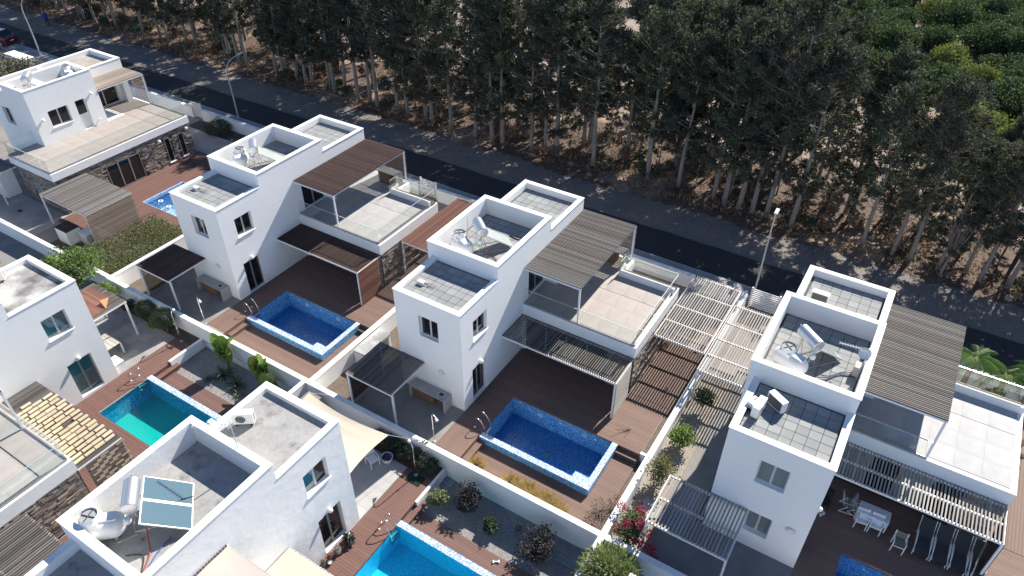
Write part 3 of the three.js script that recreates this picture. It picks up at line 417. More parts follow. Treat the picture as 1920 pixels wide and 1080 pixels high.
{ const u = upper(FE, 'brown', 'roof pergola covered with pale pink canvas above the solar panel villa', { screens: [] }); cloth(u, 'canvas_cover', canvasPink, FE, (a, b) => [W + 0.12 + a * 3.33, 5.83 + ripple(b, a, 1), -12.9 + b * 6.95]);
  const l = lower(FE, 'pale', 'pergola covered with beige canvas above the turquoise pool deck', {}); cloth(l, 'canvas_cover', canvas, FE, (a, b) => [W + 0.05 + a * 6.75, 2.66 + 1.6 * ripple(a, b, 2), -5.78 + b * 2.05]);
  const s = FE.thing('shade_sail', 'beige shade sail stretched over the tiled patio', 'shade sail', [1.6, 0, 1.5]);
  cloth(s, 'sail', canvas, FE, (a, b) => { const x = -1.0 + a * 5.05, z = 0.06 + b * 2.85, e = Math.sin(Math.PI * a), q = Math.sin(Math.PI * b); return [x + (a - 0.5) * -0.25 * q, 2.62 - 0.16 * e * q + 0.012 * Math.sin(b * 26) * e, z - 0.22 * e * Math.max(0, b - 0.5) * 2]; }, 30, 20);
  for (const x of [-1.0, 4.06]) FE.bar(s, 'cord', steel, [x, 2.62, 2.9], [x + (x < 0 ? -0.3 : 0.25), 1.0, 4.36], 0.007, 5);
  for (const [x, z] of [[-1.0, 2.93], [4.06, 2.93]]) mesh(s, 'ring', new THREE.TorusGeometry(0.035, 0.008, 6, 14), zinc, ...FE.rel(s, x, 2.6, z)); }

// ---------- the villa at the far left ----------
const patioYard = M(0.4, 0.385, 0.365, { map: nConc });
const stoneWin = { frame: aluDark, rec: 0.05, panes: [paneDark] };
{ const F = W0, g = F.thing('villa', 'white villa at the top left with stone-clad ground floor and wide terrace', 'house', [-37, 0, -6], 'white flat-roofed villas');
  const X = -36.05, H = 7.62, t = 0.27, k = 0.03, HL = 6.75;
  const sh = f => f.map(q => q.translate(37, 0, 6));
  mesh(g, 'wall', join(sh([panelX(rect(-7.95, -2.65, 3.0, H), [rect(-5.35, -3.78, 4.42, 5.7), rect(-6.8, -5.95, 3.36, 5.72)], X - t, X, 1), panelZ(0, rect(-39.1, X - t, 0, H), [], -2.65 - t, -2.65), gb(1, -39.1, -39.1 + t, 3, H, -7.68, -2.92), gb(1, -39.1, X - t, 0, H, -7.95, -7.68),
    gb(1, -42.6, -42.33, 0, HL, -12.0, -3.27), panelZ(0, rect(-42.6, -39.1, 0, HL), [rect(-41.2, -39.9, 3.9, 5.3)], -3.27, -3.0), gb(1, -42.33, -38.6, 0, HL, -12.0, -11.73), panelX(rect(-11.73, -7.95, 0, HL), [rect(-10.9, -8.5, 3.36, 5.5)], -38.87, -38.6, 1)])), white);
  copings(F, g, [['x', -2.922, -2.65 + k, -39.1 - k, X + k, H], ['x', -7.95 - k, -7.678, -39.1 - k, X + k, H], ['z', X - t - 0.002, X + k, -7.678, -2.922, H], ['z', -39.1 - k, -38.83, -7.678, -2.922, H],
    ['x', -12.03, -11.728, -42.63, -38.57, HL], ['z', -42.63, -42.328, -11.728, -3.27, HL], ['z', -38.872, -38.57, -11.728, -7.982, HL], ['x', -3.272, -2.97, -42.63, -39.13, HL]]);
  F.box(g, 'roof', roofTan, -42.33, -38.87, 6.1, 6.4, -11.73, -3.27); F.box(g, 'roof', roofPale, -38.83, X - t, 6.3, 6.6, -7.68, -2.92);
  F.box(g, 'roof_upstand', white, -42.33, -41.9, 6.401, 6.62, -7.3, -7.1);

  const gO = new Frame(0, 0, 0, 1); gO.rel = (q, x, y, z) => q === g ? [x + 37, y, z + 6] : [x, y, z];
  const fix = n => { n.position.set(37, 0, 6); return n; };
  fix(windowX(gO, g, X, -5.35, -3.78, 4.42, 5.7, { sill: true })); fix(windowX(gO, g, X, -6.8, -5.95, 3.36, 5.72, { n: 1, name: 'terrace_door', low: true, frame: plasticWhite, rec: 0.2 })); fix(windowZ(gO, g, -3.0, -41.2, -39.9, 3.9, 5.3)); fix(windowX(gO, g, -38.6, -10.9, -8.5, 3.36, 5.5, { name: 'terrace_door' }));
  for (const [y, z] of [[5.9, -7.35], [5.25, -3.2], [3.75, -7.3]]) { const l = mesh(g, 'wall_lamp', new THREE.SphereGeometry(y < 4 ? 0.07 : 0.12, 14, 10), plasticWhite, X + 0.12 + 37, y, z + 6); F.box(l, 'bracket', alu, X, X + 0.06, y - 0.03, y + 0.03, z - 0.03, z + 0.03); }
  F.box(g, 'pier', white, -38.6, -38.0, 3.345, 5.85, -11.7, -11.2);
  const slab = F.box(g, 'terrace_slab', white, -37.04, -31.53, 2.75, 3.32, -12.02, -0.3); F.box(g, 'terrace_slab', white, -38.6, -37.041, 2.75, 3.32, -12.02, -8.0);
  floorTiles(F, slab, terrBeige, X + 0.01, -31.75, -9.5, -0.5, 3.321, 1.1); floorTiles(F, slab, terrBeige, -38.58, -31.75, -11.9, -9.53, 3.321, 1.1); F.box(slab, 'floor_tile', terrBeige[0], -36.9, X, 3.321, 3.341, -2.6, -0.5);
  balustrade(F, g, 'z', -31.66, -11.95, -0.4, 3.34); balustrade(F, g, 'x', -0.4, -36.98, -31.69, 3.34); balustrade(F, g, 'x', -11.95, -36.2, -31.69, 3.34); balustrade(F, g, 'z', -37.0, -2.6, -0.45, 3.34);
  const st = F.box(g, 'stone_wall', mortar, -32.0, -31.66, -0.3, 2.75, -11.95, -0.45); const hol = [[-7.1, -4.25, -0.1, 2.12], [-9.92, -9.42, 0.2, 2.25], [-11.2, -10.72, 0.2, 2.2]]; stones(F, st, 'z', -31.66, -11.95, -0.45, 0, 2.75, hol, 290);
  const st2 = F.box(g, 'stone_wall', mortar, -36.6, -32.001, -0.3, 2.75, -0.8, -0.48); stones(F, st2, 'x', -0.48, -36.6, -31.64, 0, 2.75, [[-34.9, -34.3, 0.2, 1.7]], 120);
  for (const [z0, z1, y0, y1, n] of [[-7.1, -4.25, 0.02, 2.12, 3], [-9.92, -9.42, 0.22, 2.25, 1], [-11.2, -10.72, 0.22, 2.2, 1]]) fix(windowX(gO, g, -31.54, z0, z1, y0, y1, { n, frame: aluDark, rec: 0.06, panes: [paneDark], name: n > 1 ? 'sliding_door' : 'window', sill: n < 2 }));
  fix(windowZ(gO, g, -0.4, -34.9, -34.3, 0.2, 1.7, { n: 1, rec: 0.03, panes: [paneCurtain] }));
  for (const [y, z] of [[2.35, -8.9], [2.45, -11.5]]) { const l = mesh(g, 'wall_lamp', new THREE.SphereGeometry(0.13, 14, 10), plasticWhite, -31.4 + 37, y, z + 6); F.box(l, 'bracket', alu, -31.6, -31.5, y - 0.03, y + 0.03, z - 0.03, z + 0.03); }
  pergola(F, 'grey-brown roof pergola with slatted screen on the far left terrace', { x0: -38.58, x1: -36.0, z0: -12.0, z1: -8.0, y: 5.9, pal: 'tan', sp: 0.105, w: 0.095, worn: true, base: 3.34, posts: [[-36.06, -11.95]], screens: [{ ax: 'x', a0: -38.0, a1: -36.0, y0: 3.5, y1: 5.85, c: -12.03, pal: 'tan', sp: 0.14 }] });
  pergola(F, 'grey boarded pergola with tall slatted screen beside the stone wall', { x0: -31.42, x1: -26.05, z0: -2.6, z1: 0.98, y: 2.46, pal: 'grey', sp: 0.12, w: 0.108, h: 0.04, worn: true, posts: [[-31.36, 0.92], [-26.1, 0.92], [-26.1, -2.52]], screens: [{ ax: 'z', a0: -2.55, a1: 1.0, y0: 0.03, y1: 2.46, c: -25.98, pal: 'tan', sp: 0.1, w: 0.07 }] });
  groundHoles.push([[-28.55, -23.05, -8.1, -4.42]]);
  const st_ = (n, m, ...b) => structure(F.top(n, m, ...b));
  st_('timber_deck', deckRed, -31.6, -28.55, -0.3, 0.006, -12.2, -2.5); st_('timber_deck', deckRed, -28.548, -20.65, -0.3, 0.004, -4.42, -0.6); st_('timber_deck', deckRed, -28.548, -20.65, -0.3, 0.004, -12.2, -8.1); st_('timber_deck', deckRed, -23.05, -20.65, -0.3, 0.005, -8.098, -4.422);
  st_('timber_deck', deckRed, -31.4, -28.55, -0.3, 0.003, -2.499, 0.6);
  st_('path', terrBeige[1], -38, -26.5, -0.3, 0.004, -14.9, -12.21); st_('garden_bed', soilDark, -36.5, -20.7, -0.3, 0.01, -16.3, -14.91); st_('path', paverM[2], -38.2, -36.51, -0.3, 0.008, -16.3, -14.91); st_('garden_bed', soilDark, -29.2, -20.7, -0.3, -0.012, 0.61, 3.3); st_('patio', patioYard, -60, -31.0, -0.3, -0.006, -0.2, 3.3);
  const p = F.thing('swimming_pool', 'filled pale blue pool beside the stone-clad villa', 'pool', [-25.8, -1.4, -6.2], 'swimming pools'); F.box(p, 'floor', mosBlue, -28.5, -23.1, -1.6, -1.3, -8.05, -4.47);
  for (const b of [[-28.75, -28.5, -8.3, -4.2], [-23.1, -22.9, -8.3, -4.2], [-28.5, -23.1, -8.3, -8.05], [-28.5, -23.1, -4.47, -4.2]]) F.box(p, 'wall', mosBlue, b[0], b[1], -1.6, -0.302, b[2], b[3]);
  for (const b of [[-28.547, -28.46, -8.05, -4.47], [-23.14, -23.053, -8.05, -4.47], [-28.547, -23.053, -8.09, -8.051], [-28.547, -23.053, -4.469, -4.424]]) F.box(p, 'rim', mosRim, b[0], b[1], -0.3, -0.01, b[2], b[3]);
  F.box(p, 'water', water, -28.459, -23.141, -0.102, -0.1, -8.049, -4.471);
  F.box(p, 'shallow_step', mosRim, -26.9, -23.141, -1.3, -0.25, -5.2, -4.471);
  for (const [x, z] of [[-27.6, -5.3], [-26.4, -5.1]]) { const l = mesh(p, 'skimmer', new THREE.TorusGeometry(0.14, 0.05, 8, 18), plasticWhite, ...F.rel(p, x, -0.09, z)); l.rotation.x = Math.PI / 2; }
  const lad = F.thing('pool_ladder', 'steel ladder at the pale blue pool of the stone villa', 'ladder', [-26.2, 0, -4.2]); for (const x of [-26.5, -26.0]) F.tube(lad, 'handrail', chrome, [[x, 0, -3.85], [x, 0.6, -3.9], [x, 0.75, -4.2], [x, 0.4, -4.55], [x, -0.6, -4.62]], 0.022, 24); for (const y of [-0.2, -0.45]) F.box(lad, 'rung', zinc, -26.5, -26.0, y - 0.015, y + 0.015, -4.66, -4.58);
  const sh2 = F.thing('garden_shed', 'low white outbuilding with slatted canopy at the left edge', 'shed', [-39.3, 0, 0]); F.box(sh2, 'wall', white, -41.5, -37.6, -0.2, 2.2, -0.4, 0.7); F.box(sh2, 'roof', roofTan, -41.6, -37.5, 2.2, 2.3, -0.5, 0.8); for (let i = 0; i < 10; i++) F.box(sh2, 'slat', pick(WX.grey), -41.4, -36.6, 2.55, 2.6, -0.4 + i * 0.17, -0.28 + i * 0.17); F.box(sh2, 'beam', steel, -36.68, -36.6, 2.45, 2.548, -0.4, 1.3); F.box(sh2, 'beam', steel, -41.4, -41.3, 2.3, 2.548, -0.4, 1.3); F.box(sh2, 'post', steel, -36.68, -36.6, 0, 2.448, 1.22, 1.3);
}
// utility boxes by the tall screen
{ const F = W0; const b = F.thing('storage_box', 'large white storage box with dark slatted lid in the garden bed', 'storage box', [-28.3, 0, 1.6]); F.box(b, 'body', plasticWhite, -28.9, -27.6, -0.05, 1.05, 0.95, 1.95); for (let i = 0; i < 8; i++) F.box(b, 'lid_board', pick(WX.brown), -28.95, -27.55, 1.051, 1.09, 0.93 + i * 0.13, 1.04 + i * 0.13);
  const c = F.thing('storage_box', 'smaller pale grey cabinet beside the larger storage box', 'cabinet', [-27.0, 0, 0.9]); F.box(c, 'body', alu, -27.4, -26.5, -0.05, 0.8, 0.4, 1.25); F.box(c, 'lid', plasticWhite, -27.45, -26.45, 0.8, 0.85, 0.35, 1.3);
  F.box(c, 'kerb', concrete, -29.2, -27.5, -0.05, 0.1, 0.36, 0.6); const m = F.thing('meter_box', 'small white meter box standing against the roadside wall', 'meter box', [-34.2, 0, -16.1]); F.box(m, 'body', plasticWhite, -34.65, -33.85, 0, 1.05, -16.42, -16.15); F.box(m, 'lid', cope, -34.7, -33.8, 1.05, 1.1, -16.43, -16.1);
  const dr = F.thing('floor_drain', 'small dark square drain grate in the grey yard', 'drain', [-35, 0, 1.3]); F.box(dr, 'grate', black, -35.3, -34.9, 0.0, 0.012, 1.1, 1.4); F.box(dr, 'frame', aluDark, -35.34, -34.86, -0.004, 0.006, 1.06, 1.44); }

// ---------- garden walls, gates ----------
wallRun('white front wall of the far left plot', -70, -20.62, 3.3, 3.55, 1.1, -0.4);
wallRun('white front wall between the drained pool and the banana garden', -20.6, -3.38, 3.35, 3.6, 1.1);
wallRun('white front wall between the middle pool and the gravel garden', -3.36, 13.99, 3.37, 3.62, 1.1);
wallRun('white front wall below the bougainvillea at the right plot', 14.27, 60, 3.36, 3.62, 1.1);
wallRun('white side wall between the overgrown garden and the left patio', -20.6, -20.34, -16.4, 3.34, 1.1);
wallRun('white side wall between the drained pool and the middle villa', -3.36, -3.05, -16.4, 3.36, 1.1);
wallRun('white side wall between the middle pool and the right villa path', 14.0, 14.26, -16.4, 9, 1.1);
wallRun('white side wall between the banana garden and the canvas patio', -3.62, -3.38, 3.63, 20, 1.1);
wallRun('white roadside wall behind the far left plot', -36.2, -20.62, -16.75, -16.45, 1.0);
wallRun('white roadside wall left of the far gate', -60, -37.5, -16.75, -16.45, 1.0);
wallRun('white roadside wall behind the brown pergola villa', -9.6, -3.38, -16.75, -16.45, 1.0);
wallRun('white roadside wall left of the slatted gate', -20.3, -11.4, -16.75, -16.45, 1.0);
wallRun('white roadside wall behind the middle villa', -3.03, 13.98, -16.75, -16.45, 0.95);
wallRun('white roadside wall behind the right villa', 16.3, 60, -16.75, -16.45, 0.95);
{ const F = W0; const g = F.thing('retaining_wall', 'low white planter wall at the end of the banana garden', 'wall', [-11.9, 0, 4.5]); F.box(g, 'wall', white, -12.03, -11.86, -0.75, 0.12, 3.63, 5.9); const q = F.thing('retaining_wall', 'low white planter wall beside the variegated shrub', 'wall', [5.75, 0, 4.5]); F.box(q, 'wall', white, 5.66, 5.8, -0.75, 0.06, 3.64, 5.9); }
function gate(label, x0, x1) { const F = W0, g = F.thing('gate', label, 'gate', [(x0 + x1) / 2, 0, -16.6]); for (const x of [x0, x1]) F.box(g, 'post', steel, x - 0.05, x + 0.05, 0, 1.55, -16.65, -16.55); for (let i = 0; i < 10; i++) F.box(g, 'slat', steel, x0 + 0.06, x1 - 0.06, 0.12 + i * 0.14, 0.2 + i * 0.14, -16.62, -16.58); }
gate('white slatted gate beside the long driveway pergola', 14.45, 16.15); gate('white slatted gate behind the brown pergola villa', -11.2, -9.75); gate('white slatted gate at the far left plot', -37.4, -36.3);

// ---------- roof equipment ----------
function waterTank(F, label, x, y, z, turn) {
  const g = F.thing('water_tank', label, 'water tank', [x, y, z], 'roof water tanks'); g.rotation.y = turn; g.scale.setScalar(1.14);
  const body = new THREE.CapsuleGeometry(0.4, 0.62, 8, 24); body.rotateZ(Math.PI / 2); body.scale(1, 1, 1); mesh(g, 'body', body, plasticWhite, 0, 0.46, 0);
  mesh(g, 'saddle', boxGeo(0.5, 0.2, 0.56), plasticWhite, -0.2, 0.82, 0); const neck = mesh(g, 'neck', new THREE.CylinderGeometry(0.27, 0.3, 0.18, 24, 1, true), plasticWhite, -0.2, 0.98, 0);
  const lid = mesh(neck, 'lid', new THREE.CylinderGeometry(0.235, 0.235, 0.03, 24), M(0.32, 0.33, 0.34), 0, 0.02, 0); for (let i = 0; i < 4; i++) { const r = mesh(neck, 'rib', boxGeo(0.2, 0.03, 0.012), black, 0.12 * Math.cos(i * 1.57 + 0.4), 0.05, 0.12 * Math.sin(i * 1.57 + 0.4)); r.rotation.y = -i * 1.57 - 0.4; }
  for (const q of [-0.35, 0.35]) mesh(g, 'foot', boxGeo(0.1, 0.14, 0.5), concrete, q, 0.07, 0); mesh(g, 'ridge', boxGeo(0.5, 0.05, 0.3), plasticWhite, 0.28, 0.85, 0);
}
const solarMilk = P(0.42, 0.46, 0.44, { roughness: 0.2, clearcoat: 1, clearcoatRoughness: 0.05 }), solarBlue = P(0.065, 0.125, 0.17, { roughness: 0.5, ior: 1.2, bumpMap: nRip, bumpScale: 0.008 }), backPale = M(0.5, 0.53, 0.52, { roughness: 0.6 });
function solarHeater(F, label, x, y, z, n = 1) { // cylinder above a tilted collector that faces the noon sun
  const g = F.thing('solar_water_heater', label, 'solar heater', [x, y, z], 'roof solar heaters'); g.rotation.y = -40.5 * D2R; // local +x = cylinder axis, local -z = towards the sun
  const tank = new THREE.CylinderGeometry(0.28, 0.28, 1.15, 28); tank.rotateZ(Math.PI / 2); const c = mesh(g, 'cylinder', tank, zinc, 0, 1.45, 0); for (const q of [-1, 1]) { const e = mesh(c, 'end_cap', new THREE.SphereGeometry(0.275, 24, 8, 0, Math.PI * 2, 0, Math.PI / 2), zinc, q * 0.575, 0, 0); e.scale.set(1, 0.12, 1); e.rotation.z = -q * Math.PI / 2; }
  const bar = (a, b, r = 0.018) => { const A = new THREE.Vector3(...a), B = new THREE.Vector3(...b), o = mesh(g, 'stand', new THREE.CylinderGeometry(r, r, A.distanceTo(B), 6), zinc); o.position.copy(A).lerp(B, 0.5); o.quaternion.setFromUnitVectors(new THREE.Vector3(0, 1, 0), B.sub(A).normalize()); };
  for (const q of [-0.45, 0.45]) { bar([q, 0, 0.25], [q, 1.2, 0]); bar([q, 0, -0.25], [q, 1.2, 0]); bar([q, 0.05, 0.25], [q, 0.05, -1.6]); }
  bar([-0.45, 0.4, 0.16], [0.45, 0.4, 0.16]); bar([-0.45, 0.05, 0.25], [0.45, 1.15, 0.02]);
  for (let i = 0; i < n; i++) { const px = n === 1 ? 0 : -0.52 + i * 1.04, w = 1.0, L = 1.75, a = Math.atan2(1.0, 1.45); const p = mesh(g, 'collector', boxGeo(w, 0.06, L), alu, px, 0.62, -0.95); p.rotation.x = -a; mesh(p, 'glass', boxGeo(w - 0.08, 0.012, L - 0.08), n === 1 ? solarMilk : solarBlue, 0, 0.034, 0); mesh(p, 'back_sheet', boxGeo(w - 0.06, 0.01, L - 0.06), backPale, 0, -0.035, 0); }
  const v = mesh(g, 'expansion_vessel', new THREE.SphereGeometry(0.13, 16, 12), plasticWhite, 0.62, 0.95, 0.2); v.scale.y = 1.25; bar([0.6, 1.0, 0.1], [0.6, 1.45, 0], 0.014); bar([-0.62, 1.45, 0], [-0.78, 1.6, 0], 0.03);
  return g;
}
function cable(F, label, m, pts, r = 0.014) { const g = F.thing('cable', label, 'cable', pts[0]); F.tube(g, 'cable', m, pts, r, 40, 5); }
function airCon(F, label, x, y, z, turn, w = 0.82, h = 0.56) {
  const g = F.thing('air_conditioner', label, 'air conditioner', [x, y, z], 'roof air conditioners'); g.rotation.y = turn; mesh(g, 'casing', boxGeo(w, h, 0.3), plasticWhite, 0, 0.07 + h / 2, 0);
  mesh(g, 'coil', boxGeo(w - 0.1, h - 0.1, 0.01), darkGrey, 0, 0.07 + h / 2, -0.153); const f = mesh(g, 'fan_guard', new THREE.TorusGeometry(0.2, 0.014, 6, 24), alu, -0.1, 0.07 + h / 2, 0.156); mesh(f, 'fan', new THREE.CircleGeometry(0.19, 24), black, 0, 0, -0.003); for (const k of [0.07, 0.13]) mesh(f, 'guard_ring', new THREE.TorusGeometry(k, 0.006, 5, 20), alu, 0, 0, 0.002);
  for (let i = 0; i < 5; i++) mesh(g, 'vent_slot', boxGeo(0.004, 0.05, 0.2), black, w / 2 + 0.001, 0.17 + i * 0.09, 0); for (const q of [-0.3, 0.3]) mesh(g, 'foot', boxGeo(0.08, 0.07, 0.34), black, q, 0.035, 0);
}
function smallUnit(F, label, x, y, z) { const g = F.thing('junction_box', label, 'junction box', [x, y, z]); F.box(g, 'housing', alu, x - 0.2, x + 0.2, y, y + 0.16, z - 0.14, z + 0.14); F.box(g, 'cover', plasticWhite, x - 0.18, x + 0.18, y + 0.16, y + 0.18, z - 0.12, z + 0.12); for (let i = 0; i < 4; i++) F.tube(g, 'lead', cableBlack, [[x + 0.2, y + 0.1, z - 0.06 + i * 0.04], [x + 0.45, y + 0.05 + i * 0.02, z + 0.05 - i * 0.06], [x + 0.8, y + 0.02, z + 0.1 - i * 0.11]], 0.01, 12, 4); }
waterTank(FB, 'white roof water tank on the middle villa', 1.35, 6.4, -4.55, -0.45); solarHeater(FB, 'solar water heater with pale panel on the middle villa roof', 2.0, 6.4, -5.35);
smallUnit(FB, 'small grey junction box with loose cables on the middle villa lower roof', 1.15, 6.4, -1.25);
W0.bar(tag(W0.thing('vent_pipe', 'thin grey pipe standing on the middle villa roof', 'pipe', [0.5, 6.4, -6.3]), 'thin grey pipe standing on the middle villa roof', 'pipe'), 'pipe', alu, [0.5, 6.4, -6.3], [0.5, 7.5, -6.3], 0.025);
cable(FB, 'black hose curling beside the middle villa water heater', cableBlack, [[1.9, 6.43, -4.6], [2.6, 6.43, -4.2], [3.3, 6.43, -4.4], [3.2, 6.43, -5.0], [2.4, 6.6, -5.0]]); cable(FB, 'red-brown pipe running to the middle villa heater', cableRed, [[2.5, 7.2, -5.0], [2.7, 6.5, -5.2], [3.3, 6.43, -4.9], [3.9, 6.43, -5.0]]); cable(FB, 'black pipe lying on the shaded roof of the middle villa', cableBlack, [[2.6, 6.44, -7.3], [3.2, 6.44, -7.2], [4.0, 6.44, -7.45]], 0.03);
waterTank(FA, 'white roof water tank on the brown pergola villa', 1.3, 6.4, -4.7, -0.9); solarHeater(FA, 'solar water heater with milky panel on the brown pergola villa roof', 2.1, 6.4, -5.3);
smallUnit(FA, 'small grey junction box on the lower roof of the brown pergola villa', 1.1, 6.4, -1.3); cable(FA, 'black pipe lying on the roof of the brown pergola villa', cableBlack, [[2.6, 6.44, -7.4], [3.3, 6.44, -7.2], [4.0, 6.44, -7.5]], 0.03);
waterTank(FC, 'white roof water tank on the right villa', 1.35, 6.4, -4.7, -0.35); solarHeater(FC, 'silver solar water heater on the right villa roof', 1.8, 6.4, -5.5);
airCon(FC, 'white air conditioner on the middle of the right villa lower roof', 1.55, 6.4, -2.2, 2.6); airCon(FC, 'white air conditioner at the edge of the right villa lower roof', 1.0, 6.4, -1.5, 1.45); airCon(FC, 'white air conditioner on the roadside roof of the right villa', 1.35, 6.24, -10.4, 3.14);
airCon(FC, 'second white air conditioner unit tucked in the corner of the right villa lower roof', 0.72, 6.4, -1.75, 1.2, 0.5, 0.3);
{ const b = FC.thing('roof_box', 'plain white box on the roadside roof of the right villa', 'box', [3.4, 6.24, -9.6]); FC.box(b, 'body', plasticWhite, 3.15, 3.65, 6.24, 6.65, -9.9, -9.3); FC.box(b, 'lid', cope, 3.12, 3.68, 6.65, 6.69, -9.93, -9.27);
  const c = FC.thing('roof_box', 'pinkish cable box against the parapet of the right villa', 'box', [3.95, 6.4, -5.9]); FC.box(c, 'body', M(0.55, 0.47, 0.43), 3.8, 4.05, 6.42, 6.95, -6.2, -5.75); FC.box(c, 'door', M(0.58, 0.5, 0.46), 3.785, 3.8, 6.46, 6.9, -6.17, -5.78);
  const d = FC.thing('satellite_dish', 'pale round satellite dish on the right villa parapet', 'satellite dish', [4.0, 6.4, -5.6]); const k = mesh(d, 'dish', new THREE.SphereGeometry(0.55, 24, 6, 0, Math.PI * 2, 0, 0.5), M(0.6, 0.66, 0.66), 0.1, 1.45, 0); k.rotation.x = -2.1; k.rotation.z = 0.25; FC.bar(d, 'mast', zinc, [4.05, 6.4, -5.6], [4.05, 7.5, -5.6], 0.02); FC.bar(d, 'feed_arm', zinc, [4.05, 7.5, -5.6], [4.1, 7.9, -6.0], 0.012);
  antenna(FC, 'white comb antenna above the right villa parapet', 4.08, 6.4, -6.1, 7.75, [-1, 0.12, 0], 1.15);
  for (const [m, p] of [[cableBlack, [[2.6, 6.5, -5.0], [3.0, 6.45, -5.2], [3.5, 6.45, -5.8], [3.95, 6.5, -5.9]]], [cableBlack, [[2.2, 6.45, -4.3], [2.8, 6.45, -4.7], [3.4, 6.44, -5.5], [3.95, 6.45, -5.7]]], [cableBlack, [[3.1, 6.45, -4.9], [3.4, 6.45, -4.3], [3.8, 6.45, -4.0], [4.0, 6.5, -4.3]]]]) cable(FC, 'black cable on the right villa roof ' + (p[0][0] === 2.6 ? 'from the heater to the cable box' : p[0][0] === 2.2 ? 'from the water tank along the blue cable' : 'looping to the near parapet corner'), m, p, 0.018);
  cable(FC, 'blue cable snaking over the right villa roof', cableBlue, [[2.4, 6.45, -4.6], [2.9, 6.45, -4.9], [3.3, 6.45, -5.5], [3.7, 6.45, -5.7]], 0.018); }
function antenna(F, label, x, y, z, top, dir, L) { const g = F.thing('antenna', label, 'antenna', [x, y, z]); F.bar(g, 'mast', alu, [x, y, z], [x, top + 0.1, z], 0.022); const e = [x + dir[0] * L, top, z + dir[1] * L]; F.bar(g, 'boom', plasticWhite, [x, top, z], e, 0.015); for (let i = 0; i < 11; i++) { const t = 0.06 + 0.94 * i / 10, cx = x + dir[0] * L * t, cz = z + dir[1] * L * t, q = 0.14 - 0.005 * i; F.bar(g, 'element', plasticWhite, [cx - dir[1] * q, top, cz + dir[0] * q], [cx + dir[1] * q, top, cz - dir[0] * q], 0.008, 5); } for (let i = 0; i < 4; i++) F.bar(g, 'reflector', plasticWhite, [x + 0.02, top - 0.15 + i * 0.1, z - 0.16], [x + 0.02, top - 0.15 + i * 0.1, z + 0.16], 0.008, 5); return g; }
{ const b = FE; waterTank(b, 'large white roof water tank on the solar panel villa', 1.05, 6.4, -8.05, 0.75); solarHeater(b, 'solar water heater with two blue panels at the bottom left', 1.62, 6.4, -7.0, 2);
  airCon(b, 'white air conditioner on the pale stained roof at the bottom left', 1.15, 6.4, -1.95, 0.62); antenna(b, 'comb antenna on a dark mast above the stained roof', 2.75, 6.9, -3.45, 8.75, [-0.8, -0.6], 1.3);
  cable(b, 'orange-red pipe running down the roof of the solar panel villa', cableRed, [[2.4, 7.3, -7.2], [2.5, 6.6, -7.4], [2.9, 6.42, -7.7], [3.35, 6.42, -8.3]], 0.024); cable(b, 'blue pipe running over the roof of the solar panel villa', cableBlue, [[3.0, 6.42, -6.9], [3.1, 6.42, -7.5], [3.4, 6.42, -8.25]], 0.024); cable(b, 'black cable looping on the roof of the solar panel villa', cableBlack, [[2.3, 6.42, -8.2], [2.8, 6.42, -7.9], [3.3, 6.42, -8.3]], 0.02); cable(b, 'black cable leading from the blue panels to the parapet', cableBlack, [[3.4, 6.5, -5.8], [3.8, 6.42, -5.2], [4.05, 6.42, -5.0]], 0.018); }
airCon(FD, 'white air conditioner on the dirty roof of the left villa', 0.85, 6.4, -2.0, 0.9);
waterTank(W0, 'white roof water tank on the far left villa', -37.6, 6.6, -7.0, -0.4); solarHeater(W0, 'silver solar cylinder on the far left villa roof', -37.5, 6.6, -4.0);

// ---------- ground with the sunken pool yards cut out ----------
{ const holes = groundHoles.map(([[x0, x1, a, b]]) => rect(x0, x1, Math.min(a, b), Math.max(a, b)));
  sheet('ground', lotM, rect(-420, 420, -30, 300), -0.02, holes);
  sheet('lane', laneM, rect(-70, -21.0, 3.6, 7.5), -0.014); }

// ---------- plants ----------
function leafCloud(n, size, place, shades, o = {}) { // many small leaf faces spread through a volume
  const pos = [], nor = [], c3 = [], a = new THREE.Vector3(), d = new THREE.Vector3(), e = new THREE.Vector3(), q = new THREE.Vector3();
  for (let i = 0; i < n; i++) {
    const p = place(); if (!p) continue; const s = size * rr(0.6, 1.35), c = pick(shades), k = rr(0.78, 1.2);
    d.set(rr(-1, 1), rr(-1, 1), rr(-1, 1)).normalize(); if (p[3]) d.addScaledVector(a.set(...p[3]), o.align || 0.8).normalize();
    e.set(rr(-1, 1), rr(-1, 1), rr(-1, 1)).cross(d).normalize(); q.crossVectors(d, e);
    const L = s * (o.long || 1.5), w = s * 0.5, b = new THREE.Vector3(p[0], p[1], p[2]);
    const v = [b.clone(), b.clone().addScaledVector(d, L * 0.45).addScaledVector(e, w), b.clone().addScaledVector(d, L), b.clone().addScaledVector(d, L * 0.45).addScaledVector(e, -w)];
    for (const t of [0, 1, 2, 0, 2, 3]) { pos.push(v[t].x, v[t].y, v[t].z); nor.push(-q.x, -q.y, -q.z); c3.push(c[0] * k, c[1] * k, c[2] * k); }
  }
  const g = new THREE.BufferGeometry(); g.setAttribute('position', new THREE.Float32BufferAttribute(pos, 3)); g.setAttribute('normal', new THREE.Float32BufferAttribute(nor, 3)); g.setAttribute('color', new THREE.Float32BufferAttribute(c3, 3)); return g;
}
const leafM = P(1, 1, 1, { vertexColors: true, roughness: 1, transmission: 0.4, thickness: 0 }), leafGloss = M(1, 1, 1, { vertexColors: true, roughness: 0.5 });
